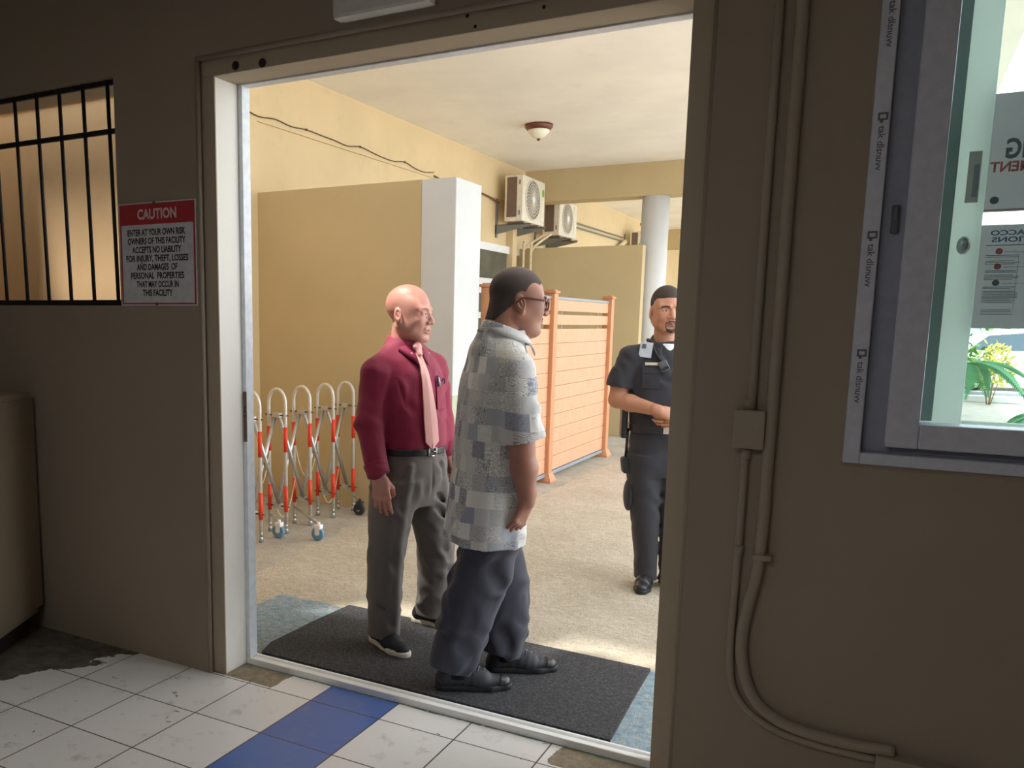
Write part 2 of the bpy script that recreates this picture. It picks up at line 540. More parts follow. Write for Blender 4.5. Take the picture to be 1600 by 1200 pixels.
class MB:
    """collects shapes (world coordinates) and links them as one mesh object"""
    def __init__(self):
        self.bm = bmesh.new()

    def box(self, lo, hi, bevel=0.0, rz=0.0, pivot=None, mtx=None):
        r = bmesh.ops.create_cube(self.bm, size=1.0)
        vs = r['verts']
        lo, hi = Vector(lo), Vector(hi)
        c, s = (lo + hi) / 2, hi - lo
        for v in vs:
            v.co = Vector((v.co.x * s.x, v.co.y * s.y, v.co.z * s.z)) + c
        if bevel:
            es = list({e for v in vs for e in v.link_edges})
            rb = bmesh.ops.bevel(self.bm, geom=es, offset=bevel, segments=2, affect='EDGES', profile=0.5)
            vs = list({v for f in rb['faces'] for v in f.verts} | {v for v in vs if v.is_valid})
        if rz:
            pv = Vector(pivot) if pivot else c
            bmesh.ops.rotate(self.bm, verts=vs, cent=pv, matrix=Matrix.Rotation(rz, 3, 'Z'))
        if mtx:
            bmesh.ops.transform(self.bm, verts=vs, matrix=mtx)
        return self

    def tube(self, pts, r, n=10, caps=True, squash=None):
        pts = [Vector(p) for p in pts]
        rings = []
        prev = None
        for i, p in enumerate(pts):
            if i == 0: t = pts[1] - pts[0]
            elif i == len(pts) - 1: t = pts[-1] - pts[-2]
            else: t = (pts[i + 1] - p).normalized() + (p - pts[i - 1]).normalized()
            t.normalize()
            if prev is None:
                a = Vector((0, 0, 1)) if abs(t.z) < 0.9 else Vector((1, 0, 0))
                u = t.cross(a).normalized()
            else:
                u = (prev - t * prev.dot(t)).normalized()
            w = t.cross(u)
            prev = u
            rr = r[i] if isinstance(r, (list, tuple)) else r
            ring = []
            for k in range(n):
                an = 2 * PI * k / n
                ring.append(self.bm.verts.new(p + u * rr * math.cos(an) + w * rr * math.sin(an)))
            rings.append(ring)
        for a, b in zip(rings, rings[1:]):
            for k in range(n):
                f = self.bm.faces.new((a[k], a[(k + 1) % n], b[(k + 1) % n], b[k]))
                f.smooth = True
        if caps:
            self.bm.faces.new(rings[0][::-1])
            self.bm.faces.new(rings[-1])
        return self

    def lathe(self, prof, c, axis='Z', n=32, smooth=True):
        """prof: list of (radius, along)"""
        c = Vector(c)
        rings = []
        for r, h in prof:
            ring = []
            for k in range(n):
                a = 2 * PI * k / n
                p = (r * math.cos(a), r * math.sin(a), h)
                if axis == 'X': p = (h, p[0], p[1])
                elif axis == 'Y': p = (p[0], h, p[1])
                ring.append(self.bm.verts.new(c + Vector(p)))
            rings.append(ring)
        for a, b in zip(rings, rings[1:]):
            for k in range(n):
                f = self.bm.faces.new((a[k], a[(k + 1) % n], b[(k + 1) % n], b[k]))
                f.smooth = smooth
        self.bm.faces.new(rings[0][::-1])
        self.bm.faces.new(rings[-1])
        return self

    def prism(self, poly, a, b, axis='Z'):
        """extrude a 2-D polygon from a to b along axis; poly in the two other axes (in order)"""
        def P(q, h):
            if axis == 'Z': return (q[0], q[1], h)
            if axis == 'X': return (h, q[0], q[1])
            return (q[0], h, q[1])
        A = [self.bm.verts.new(P(q, a)) for q in poly]
        B = [self.bm.verts.new(P(q, b)) for q in poly]
        n = len(poly)
        self.bm.faces.new(A[::-1]); self.bm.faces.new(B)
        for k in range(n):
            self.bm.faces.new((A[k], A[(k + 1) % n], B[(k + 1) % n], B[k]))
        return self

    def sphere(self, c, r, n=16):
        rr = r if isinstance(r, (tuple, list)) else (r, r, r)
        res = bmesh.ops.create_uvsphere(self.bm, u_segments=n, v_segments=n // 2 + 2, radius=1.0)
        for v in res['verts']:
            v.co = Vector((v.co.x * rr[0], v.co.y * rr[1], v.co.z * rr[2])) + Vector(c)
            for f in v.link_faces: f.smooth = True
        return self

    def quad(self, pts):
        self.bm.faces.new([self.bm.verts.new(p) for p in pts])
        return self

    def build(self, name, mat, parent=None, world=True):
        bmesh.ops.recalc_face_normals(self.bm, faces=self.bm.faces[:])
        me = bpy.data.meshes.new(name)
        self.bm.to_mesh(me)
        self.bm.free()
        return link_mesh(name, me, mat, parent, world)


def struct(name, mb, mat, label=None, cat=None, parent=None):
    o = mb.build(name, mat, parent)
    if parent is None:
        props(o, label, cat, None, 'structure')
    return o


def text_mesh(name, body, mat, parent, origin, xdir, ydir, height, width=None, bold=0.0, depth=0.001, align='CENTER'):
    """lettering lying in the plane (xdir, ydir); origin = baseline point"""
    cu = bpy.data.curves.new(name, 'FONT')
    cu.body = body
    cu.size = 1.0
    cu.offset = bold
    cu.resolution_u = 3
    tmp = bpy.data.objects.new(name, cu)
    COL.objects.link(tmp)
    dg = bpy.context.evaluated_depsgraph_get()
    dg.update()
    me = bpy.data.meshes.new_from_object(tmp.evaluated_get(dg))
    bpy.data.objects.remove(tmp)
    me.materials.clear()
    xs = [v.co.x for v in me.vertices]
    x0, x1 = min(xs), max(xs)
    sy = height / 0.70
    sx = width / (x1 - x0) if width else sy
    off = {'CENTER': (x0 + x1) / 2, 'LEFT': x0, 'RIGHT': x1}[align]
    X, Y = Vector(xdir).normalized(), Vector(ydir).normalized()
    N = X.cross(Y)
    O = Vector(origin)
    for v in me.vertices:
        v.co = O + X * (v.co.x - off) * sx + Y * v.co.y * sy + N * depth
    return link_mesh(name, me, mat, parent)


def copy_tree(o, parent=None):
    c = o.copy()
    COL.objects.link(c)
    FRAME[c.name] = FRAME.get(o.name, (Vector((0, 0, 0)), 0.0))
    c.parent = parent
    for ch in list(o.children):
        if ch.name != c.name:
            copy_tree(ch, c)
    return c
# ================================================================== SETTING: the room the camera stands in
YW, YT = 2.72, 2.94            # inner and outer face of the front wall
DX0, DX1, DZ = -2.506, -0.515, 2.575      # door hole in the masonry
GX0, GX1, GZ0, GZ1 = -4.45, -2.972, 1.604, 2.565  # barred opening
WX0, WX1, WZ0, WZ1 = -0.093, 1.25, 1.168, 2.62    # window hole

w = MB()
CZ = 3.0
for lo, hi in [((-5.2, 0), (GX0, CZ)), ((GX0, 0), (GX1, GZ0)), ((GX0, GZ1), (GX1, CZ)), ((GX1, 0), (DX0, CZ)),
               ((DX0, DZ), (DX1, CZ)), ((DX1, 0), (WX0, CZ)), ((WX0, 0), (WX1, WZ0)), ((WX0, WZ1), (WX1, CZ)), ((WX1, 0), (2.4, CZ))]:
    w.box((lo[0], YW, lo[1]), (hi[0], YT, hi[1]))
bmesh.ops.remove_doubles(w.bm, verts=w.bm.verts[:], dist=1e-5)
struct('wall_front', w, M['room_wall'])
struct('wall_left', MB().box((-5.3, -2.6, 0), (-5.2, YT, CZ)), M['room_wall'])
struct('wall_right', MB().box((2.4, -2.6, 0), (2.5, YT, CZ)), M['room_wall'])
struct('wall_back', MB().box((-5.3, -2.7, 0), (2.5, -2.6, CZ)), M['room_wall'])
struct('ceiling', MB().box((-5.3, -2.7, CZ), (2.5, YT, CZ + 0.12)), M['room_ceiling'])
struct('floor', MB().box((-5.3, -2.7, -0.1), (2.5, 2.895, 0.0)), M['floor'])

# painted step frame round the doorway
JX0, JX1, JZ, JY = -2.431, -0.585, 2.506, 2.745
t1 = MB()
t1.box((DX0, JY, 0), (JX0, 2.90, JZ), 0.004)
t1.box((JX1, JY, 0), (DX1, 2.90, JZ), 0.004)
trim1 = struct('trim_1', t1, M['jamb_white'])
t1h = MB().box((DX0, JY - 0.001, JZ), (DX1, 2.90, DZ), 0.003)
trim2 = struct('trim_2', t1h, M['trim_paint'])
tf = MB()
tf.box((DX0, JY - 0.002, 0), (JX0 + 0.0005, JY + 0.004, JZ))
tf.box((JX1 - 0.0005, JY - 0.002, 0), (DX1, JY + 0.004, JZ))
struct('trim_3', tf, M['trim_paint'])
for hx, hz in ((-2.319, 2.531), (-2.186, 2.524)):
    struct('plug_hole', MB().lathe([(0.017, JY - 0.0035), (0.017, JY + 0.001)], (hx, 0, hz), 'Y', 20), M['dark_gap'], parent=trim2)
for k, (hx, hz) in enumerate([(-1.32, 2.56), (-1.05, 2.545), (-1.29, 2.522)]):
    struct('nail_hole', MB().lathe([(0.006, JY - 0.003), (0.006, JY + 0.001)], (hx, 0, hz), 'Y', 12), M['dark_gap'], parent=trim2)
# raised plaster bead at the wall's edge
bead = MB()
bead.tube([(DX0 + 0.003, YW + 0.006, 0), (DX0 + 0.003, YW + 0.006, DZ)], 0.011, 12)
bead.tube([(DX0 + 0.003, YW + 0.006, DZ), (DX1, YW + 0.006, DZ)], 0.011, 12)
bead.tube([(DX1, YW + 0.006, 0), (DX1, YW + 0.006, DZ)], 0.008, 12)
struct('trim_4', bead, M['room_wall'])

# aluminium sliding-door frame and threshold
al = MB()
al.box((JX0, 2.885, 0.03), (JX0 + 0.022, 2.935, JZ), 0.002)
al.box((JX1 - 0.022, 2.885, 0.03), (JX1, 2.935, JZ), 0.002)
al.box((JX0 + 0.022, 2.885, JZ - 0.006), (JX1 - 0.022, 2.935, JZ), 0.001)
t5 = struct('trim_5', al, M['alu_strip'])
st = MB().box((JX0 + 0.004, 2.8832, 1.02), (JX0 + 0.0235, 2.886, 1.24), 0.0008)
struct('strike_plate', st, M['steel_dark'], parent=t5)
for z in (1.13, 1.15, 1.165):
    struct('latch_slot', MB().box((JX0 + 0.010, 2.8825, z), (JX0 + 0.017, 2.884, z + 0.008)), M['dark_gap'], parent=t5)
th = MB()
th.box((JX0, 2.885, 0), (JX1, 2.905, 0.030), 0.003)
th.box((JX0, 2.905, 0), (JX1, 2.945, 0.016), 0.002)
th.box((JX0, 2.945, 0), (JX1, 2.958, 0.026), 0.003)
struct('trim_6', th, M['threshold'])

# ================================================================== SETTING: the covered passage outside
XA = -4.806
struct('ground', MB().box((-14, 2.895, -0.12), (40, 70, 0.0)), M['ground'])
wc = MB()
wc.box((XA - 0.25, YT, 0), (XA, 24.5, 3.7))
struct('wall_passage', wc, M['yellow_wall'])
lg = MB().box((XA - 0.02, YT, 3.2), (XA + 0.022, 12.0, 3.7))
struct('wall_passage_upper', lg, M['yellow_wall'])
struct('wall_pilaster', MB().box((XA - 0.01, 5.62, 0), (XA + 0.03, 5.906, 3.2)), M['yellow_wall'])
struct('ceiling_passage', MB().box((XA - 0.3, YT, 3.7), (0.66, 24.7, 3.9)), M['ceiling'])
struct('wall_passage_end', MB().box((XA - 0.25, 24.5, 0), (0.4, 24.7, 3.7)), M['yellow_wall'])
bmn = MB().box((XA, 12.0, 3.262), (0.66, 12.34, 3.7), 0.004)
struct('beam', bmn, M['partition'], 'ochre beam crossing the passage under its ceiling', 'beam')
b2 = MB().box((XA, 20.6, 3.262), (0.66, 20.9, 3.7), 0.004)
struct('beam', b2, M['partition'], 'far ochre beam beyond the round column', 'beam')
struct('wall_partition', MB().box((XA, 5.906, 0), (-3.19, 6.08, 2.613), 0.004), M['partition'])
struct('wall_partition_far', MB().box((XA, 11.778, 0), (-2.99, 11.93, 2.597), 0.004), M['partition'])
pc = MB().box((-3.19, 5.900, 0), (-2.898, 6.352, 2.611), 0.006)
pil = struct('square_pillar', pc, M['white_col'], 'square white pillar at the end of the ochre partition wall', 'pillar')
struct('dado', MB().box((-3.193, 5.897, 0), (-2.895, 6.355, 0.985), 0.005), M['green_dado'], parent=pil)
rc_ = MB().lathe([(0.182, 0), (0.182, 3.262)], (-2.945, 12.17, 0), 'Z', 48)
struct('round_column', rc_, M['white_col'], 'round white column holding up the ochre beam', 'column')
fb = MB().box((-3.9, 24.3, 0), (-2.9, 24.5, 2.4), 0.01)
struct('door_2', fb, M['white_col'])

# tan wall close behind the barred opening
nw = MB().box((XA, 3.36, 0), (-3.06, 3.50, 2.72), 0.004)
struct('wall_niche', nw, M['niche'])
struct('wall_niche_shade_band', MB().box((XA, 3.34, 2.72), (-3.06, 3.50, 3.02), 0.004), M['partition'])  # upper band in a darker colour that stands for shade under the slab

# white framed glass door in the yellow passage wall, half hidden by the pillar
d1 = MB()
dy0, dy1, dzt = 9.55, 11.88, 2.594
xf = XA + 0.05
d1.box((XA, dy0, 0), (xf, dy0 + 0.09, dzt), 0.004)
d1.box((XA, dy1 - 0.09, 0), (xf, dy1, dzt), 0.004)
d1.box((XA, dy0, dzt - 0.10), (xf, dy1, dzt), 0.004)
d1.box((XA, dy0 + 0.09, 1.93), (xf - 0.01, dy1 - 0.09, 2.13), 0.004)
d1.box((XA, dy0 + 0.09, 1.60), (xf - 0.012, dy1 - 0.09, 1.68), 0.003)
d1.box((XA, dy0 + 0.09, 0), (xf - 0.012, dy1 - 0.09, 0.25), 0.003)
for y in (10.30, 10.72, 11.2):
    d1.box((XA, y, 0.25), (xf - 0.014, y + 0.08, 1.94), 0.003)
door = struct('door_1', d1, M['white_metal'])
struct('transom_pane', MB().box((XA + 0.004, dy0 + 0.09, 2.13), (XA + 0.012, dy1 - 0.09, dzt - 0.10)), M['dark_pane'], parent=door)
struct('door_pane', MB().box((XA + 0.004, dy0 + 0.09, 0.25), (XA + 0.012, dy1 - 0.09, 1.94)), M['dark_pane'], parent=door)

# ================================================================== WINDOW on the right, looking out on the car park
wf = MB()
wy0, wy1 = 2.695, 2.76
def ring(mb, x0, x1, z0, z1, tx, tz, y0, y1, bv=0.003):
    mb.box((x0, y0, z0), (x0 + tx, y1, z1), bv)
    mb.box((x1 - tx, y0, z0), (x1, y1, z1), bv)
    mb.box((x0 + tx, y0, z0), (x1 - tx, y1, z0 + tz), bv)
    mb.box((x0 + tx, y0, z1 - tz), (x1 - tx, y1, z1), bv)
ring(wf, WX0, WX1, WZ0, WZ1, 0.042, 0.032, wy0, wy1)
win = struct('window_1', wf, M['win_frame'])
ch_ = MB(); ring(ch_, WX0 + 0.042, WX1 - 0.042, WZ0 + 0.032, WZ1 - 0.032, 0.075, 0.03, 2.735, 2.80)
struct('window_channel', ch_, M['win_channel'], parent=win)
isf = MB(); ring(isf, 0.006, WX1 - 0.092, WZ0 + 0.052, WZ1 - 0.05, 0.080, 0.068, 2.700, 2.79, 0.005)
struct('inner_sash', isf, M['win_frame'], parent=win)
gl = MB().box((0.084, 2.765, WZ0 + 0.118), (WX1 - 0.17, 2.770, WZ1 - 0.116))
struct('glass_pane', gl, M['pane'], parent=win)
os_ = MB(); ring(os_, 0.060, WX1 - 0.1, WZ0 + 0.06, WZ1 - 0.05, 0.128, 0.062, 2.85, 2.885, 0.004)
struct('outer_sash', os_, M['sash'], parent=win)
osg = MB().box((0.084, 2.838, WZ0 + 0.118), (0.118, 2.851, WZ1 - 0.11), 0.003)  # darker strip on the outer sash, its shadow put into the colour
struct('sash_shade_strip', osg, M['sash_shadow'], parent=win)
lt = MB().box((0.142, 2.844, 1.885), (0.172, 2.851, 2.02), 0.002)
lp = struct('latch_plate', lt, M['white_plastic'], parent=win)
struct('latch_slot', MB().box((0.156, 2.842, 1.90), (0.168, 2.846, 1.985), 0.001), M['win_channel'], parent=lp)
kn = MB().lathe([(0.016, 2.851), (0.016, 2.842), (0.011, 2.838), (0.004, 2.836)], (0.150, 0, 1.772), 'Y', 20)
for v in kn.bm.verts: v.co.z = 1.772 + (v.co.z - 1.772) * 1.5
struct('latch_knob', kn, M['alu'], parent=win)
hd = MB().box((-0.028, 2.72, 1.80), (-0.008, 2.737, 1.875), 0.004).box((-0.024, 2.712, 1.83), (-0.012, 2.722, 1.868), 0.003)
struct('sash_catch', hd, M['sticker'], parent=win)
# film print on the frame (a small mark, then words, turned a quarter)
for zt in (2.425, 2.112, 1.805, 1.487):
    mk = MB()
    ring(mk, -0.080, -0.056, zt - 0.020, zt + 0.0, 0.005, 0.005, wy0 - 0.0008, wy0 + 0.0005, 0)
    mk.box((-0.075, wy0 - 0.0008, zt - 0.026), (-0.067, wy0 + 0.0005, zt - 0.02))
    struct('printed_mark', mk, M['sticker'], parent=win)
    text_mesh('printed_words', 'tak dlsnuvv', M['sticker'], win, (-0.076, wy0 - 0.0006, zt - 0.034), (0, 0, -1), (1, 0, 0), 0.017, 0.115, 0.012, 0.0, 'LEFT')
struct('window_stop', MB().box((WX0 - 0.004, YW - 0.006, WZ0 - 0.012), (WX1, YW + 0.01, WZ0 + 0.004), 0.002), M['room_wall'], parent=win)

# two notices taped to the outside of the glass, read from behind
def notice(label, x0, x1, z0, z1, y):
    o = MB().box((x0, y, z0), (x1, y + 0.0015, z1)).build('paper_notice', M['paper'])
    FRAME[o.name] = (Vector((0, 0, 0)), 0)
    return props(o, label, 'notice', 'notices taped to the window')
ny = 2.8855
n1 = notice('upper paper notice on the window with large grey and red print seen from behind', 0.180, 0.62, 1.862, 2.172, ny)
n2 = notice('lower paper notice on the window with blue heading and three small pictures seen from behind', 0.180, 0.60, 1.548, 1.828, ny)
L_, U_ = (-1, 0, 0), (0, 0, 1)      # lettering runs to -x because it is seen from behind
text_mesh('large_lettering', 'NG', M['print_grey'], n1, (0.226, ny - 0.0002, 2.003), L_, U_, 0.050, 0.072, 0.03, -0.0003, 'RIGHT')
text_mesh('red_lettering', 'SHMENT', M['print_red'], n1, (0.194, ny - 0.0002, 1.968), L_, U_, 0.026, 0.135, 0.03, -0.0003, 'RIGHT')
struct('red_rule', MB().box((0.182, ny - 0.0007, 1.866), (0.60, ny + 0.0003, 1.869)), M['print_red'], parent=n1)
struct('small_emblem', MB().lathe([(0.010, ny - 0.0007), (0.010, ny + 0.0003)], (0.212, 0, 1.893), 'Y', 16), M['print_grey'], parent=n1)
text_mesh('blue_heading', 'TOBACCO', M['print_blue'], n2, (0.212, ny - 0.0002, 1.800), L_, U_, 0.013, 0.13, 0.03, -0.0003, 'RIGHT')
text_mesh('blue_heading', 'CTIONS', M['print_blue'], n2, (0.216, ny - 0.0002, 1.782), L_, U_, 0.013, 0.105, 0.03, -0.0003, 'RIGHT')
zl = 1.772
struct('rule', MB().box((0.205, ny - 0.0007, zl), (0.42, ny + 0.0003, zl + 0.002)), M['print_blue'], parent=n2)
for k, (pc_, zz) in enumerate([('print_red', 1.757), ('print_red', 1.716), ('print_grey', 1.672)]):
    struct('small_picture', MB().lathe([(0.0085, ny - 0.0007), (0.0085, ny + 0.0003)], (0.236, 0, zz), 'Y', 16), M[pc_], parent=n2)
    struct('rule', MB().box((0.248, ny - 0.0007, zz - 0.002), (0.30, ny + 0.0003, zz - 0.001)), M['print_text'], parent=n2)
rngp = random.Random(3)
for zz in (1.745, 1.7405, 1.730, 1.726, 1.722, 1.704, 1.700, 1.692, 1.688, 1.684, 1.680, 1.660, 1.656, 1.648, 1.644, 1.640, 1.636, 1.632, 1.628, 1.623, 1.618, 1.598, 1.593, 1.586):
    xa = 0.206 + rngp.random() * 0.003
    xb = 0.27 + rngp.random() * 0.02
    struct('text_line', MB().box((xa, ny - 0.0007, zz), (xb, ny + 0.0003, zz + 0.0016)), M['print_blue' if zz in (1.745, 1.704, 1.7, 1.66) else 'print_text'], parent=n2)
struct('column_rule', MB().box((0.281, ny - 0.0007, 1.60), (0.2818, ny + 0.0003, 1.75)), M['print_text'], parent=n2)

# ================================================================== THINGS ON THE ROOM SIDE
# barred grille in the left opening
gr = thing('window_grille', 'black iron bar grille in the opening left of the red caution sign', 'grille', (-3.7, YW, GZ0))
yb = YW + 0.03
for k in range(10):
    x = -3.024 - k * 0.1545
    MB().tube([(x + 0.004, yb, GZ0), (x - 0.018, yb, GZ1)], 0.0085, 8).build('vertical_bar', M['black_iron'], gr)
for z, zz in ((GZ0 + 0.012, 0.013), (2.352, 0.011), (GZ1 - 0.012, 0.011)):
    MB().box((GX0, yb - 0.008, z - zz), (GX1, yb + 0.008, z + zz), 0.003).build('horizontal_bar', M['black_iron'], gr)

# caution sign
s0, s1, sz0, sz1 = -2.961, -2.517, 1.603, 2.036
sg = thing('caution_sign', 'red and white caution sign screwed to the wall beside the doorway', 'sign', (s0, YW, sz0))
ys = YW - 0.006
MB().box((s0, ys, sz0), (s1, YW - 0.0005, sz1), 0.002).build('panel', M['sign_white'], sg)
bd = MB(); ring(bd, s0 + 0.006, s1 - 0.006, sz0 + 0.006, sz1 - 0.006, 0.008, 0.006, ys - 0.0012, ys + 0.001, 0)
bd.build('border', M['sign_red'], sg)
MB().box((s0 + 0.014, ys - 0.0014, sz1 - 0.092), (s1 - 0.014, ys + 0.001, sz1 - 0.008)).build('header_band', M['sign_red'], sg)
sx = (s0 + s1) / 2
text_mesh('heading', 'CAUTION', M['sign_pale'], sg, (sx + 0.004, ys - 0.0012, sz1 - 0.069), (1, 0, 0), (0, 0, 1), 0.040, 0.225, 0.035, 0.0006)
lines = [('ENTER AT YOUR OWN RISK', 0.335), ('OWNERS OF THIS FACILITY', 0.335), ('ACCEPTS NO LIABILITY', 0.285), ('FOR INJURY, THEFT, LOSSES', 0.360),
         ('AND DAMAGES  OF', 0.235), ('PERSONAL  PROPERTIES', 0.310), ('THAT MAY OCCUR IN', 0.245), ('THIS FACILITY', 0.175)]
for k, (tx, wd) in enumerate(lines):
    text_mesh('text_line', tx, M['sign_black'], sg, (sx - 0.004, ys - 0.0004, sz1 - 0.137 - k * 0.0362), (1, 0, 0), (0, 0, 1), 0.0255, wd, 0.030, 0.0006)
for z in (sz1 - 0.006, sz0 + 0.007):
    MB().lathe([(0.007, ys - 0.003), (0.007, ys)], (sx - 0.01, 0, z), 'Y', 14).build('screw', M['steel_dark'], sg)

# white box fixture over the door
fx = thing('fixture', 'white plastic box fixture on the wall above the doorway', 'fixture', (-1.62, YW, 2.59))
MB().box((-1.80, YW - 0.075, 2.592), (-1.415, YW - 0.018, 2.80), 0.014).build('cover', M['white_plastic'], fx)
MB().box((-1.79, YW - 0.022, 2.600), (-1.425, YW, 2.79), 0.004).build('back_plate', M['white_plastic'], fx)

# conduits on the right wall
def arc_pts(pts, n=10):
    """Catmull-Rom through the points"""
    P = [Vector(p) for p in pts]
    P = [P[0] * 2 - P[1]] + P + [P[-1] * 2 - P[-2]]
    out = []
    for i in range(1, len(P) - 2):
        for k in range(n):
            t = k / n
            a, b, c, d = P[i - 1], P[i], P[i + 1], P[i + 2]
            out.append(0.5 * ((2 * b) + (c - a) * t + (2 * a - 5 * b + 4 * c - d) * t * t + (3 * b - a - 3 * c + d) * t ** 3))
    out.append(P[-2])
    return out
yc = YW - 0.014
def pl(pts): return [(x, yc, z) for x, z in pts]
c1 = thing('conduit_pipe', 'thin painted conduit with a junction box on the wall, left of the thicker one', 'conduit', (-0.345, YW, 0.3), 0, 'painted conduits beside the window')
MB().tube(pl([(-0.345, 2.99), (-0.344, 1.30)]), 0.0125, 12).build('upper_run', M['conduit'], c1)
MB().tube(arc_pts(pl([(-0.352, 1.19), (-0.352, 0.9), (-0.356, 0.62), (-0.352, 0.50), (-0.335, 0.425), (-0.285, 0.365), (-0.20, 0.325), (-0.08, 0.309), (0.06, 0.308)])), 0.0115, 12).build('lower_run', M['conduit'], c1)
jb = MB().box((-0.386, YW - 0.045, 1.188), (-0.300, YW, 1.302), 0.004).build('junction_box', M['conduit'], c1)
MB().lathe([(0.006, YW - 0.048), (0.006, YW - 0.044)], (-0.335, 0, 1.245), 'Y', 12).build('screw', M['conduit'], jb)
for z in (1.302, 1.155, 0.86):
    MB().tube([(-0.350, yc, z), (-0.350, yc, z + 0.03)], 0.0138, 12).build('collar', M['conduit'], c1)
c2 = thing('conduit_pipe', 'thick painted conduit curving right near the floor', 'conduit', (-0.29, YW, 0.33), 0, 'painted conduits beside the window')
yc = YW - 0.018
MB().tube(arc_pts(pl([(-0.285, 2.99), (-0.286, 1.9), (-0.287, 1.2), (-0.291, 0.86), (-0.306, 0.74), (-0.322, 0.63), (-0.318, 0.53), (-0.285, 0.43), (-0.225, 0.372), (-0.14, 0.346), (-0.02, 0.338), (0.105, 0.345)])), 0.0175, 14).build('pipe_run', M['conduit'], c2)
MB().box((-0.31, YW - 0.04, 0.855), (-0.255, YW, 0.872), 0.003).build('pipe_clip', M['conduit'], c2)
bx_ = MB().box((0.06, YW - 0.05, 0.10), (0.32, YW, 0.332), 0.006)
props(bx_.build('wall_box', M['conduit']), 'painted box low on the wall where the conduits end', 'box')

# tan cabinet in the left corner
cb = thing('cabinet', 'tan cabinet standing in the dark corner left of the doorway', 'cabinet', (-3.6, 2.5, 0), math.radians(-63))
dirv = Vector((0.45, -0.893, 0)); nrm = Vector((-0.893, -0.45, 0))
def cbox(u0, u1, v0, v1, z0, z1, bv=0.004):
    """u along the visible side towards the room, v away from it"""
    o = Vector((-3.575, 2.70, 0))
    mb = MB().box((u0, v0, z0), (u1, v1, z1), bv)
    mt = Matrix(((dirv.x, nrm.x, 0, o.x), (dirv.y, nrm.y, 0, o.y), (0, 0, 1, 0), (0, 0, 0, 1)))
    mb.bm.transform(mt)
    return mb
cbox(0.03, 0.90, 0.012, 0.42, 0.10, 1.165).build('carcass', M['cabinet'], cb)
cbox(0.0, 0.90, 0.0, 0.012, 0.13, 1.165, 0.002).build('side_panel', M['cabinet'], cb)
cbox(0.04, 0.92, -0.004, 0.44, 1.165, 1.195).build('top', M['cabinet'], cb)
cbox(0.06, 0.90, 0.05, 0.40, 0.0, 0.10).build('plinth', M['dark_gap'], cb)

# door mat
mt_ = MB()
mt_.prism([(-2.455, 3.775), (-2.474, 3.45), (-2.478, 3.12), (-2.440, 3.004), (-1.6, 2.998), (-0.79, 2.998), (-0.81, 3.4), (-0.822, 3.752), (-1.6, 3.768)], 0.0, 0.014)
o = mt_.build('door_mat', M['mat']); props(o, 'black rectangular door mat just outside the threshold', 'mat')
# ================================================================== THINGS IN THE PASSAGE
# ceiling lamp
LX, LY, LZ = -3.56, 9.27, 3.7
lm = thing('ceiling_lamp', 'bronze rimmed dome lamp on the passage ceiling', 'lamp', (LX, LY, LZ))
MB().lathe([(0.06, 0), (0.155, -0.002), (0.152, -0.03), (0.128, -0.058), (0.118, -0.06)], (LX, LY, LZ), 'Z', 40).build('rim', M['lamp_ring'], lm)
MB().lathe([(0.122, -0.055), (0.112, -0.085), (0.085, -0.115), (0.05, -0.138), (0.012, -0.148)], (LX, LY, LZ), 'Z', 40).build('glass_shade', M['lamp_glass'], lm)
MB().lathe([(0.006, -0.144), (0.02, -0.150), (0.016, -0.165), (0.004, -0.172)], (LX, LY, LZ), 'Z', 20).build('finial', M['lamp_ring'], lm)

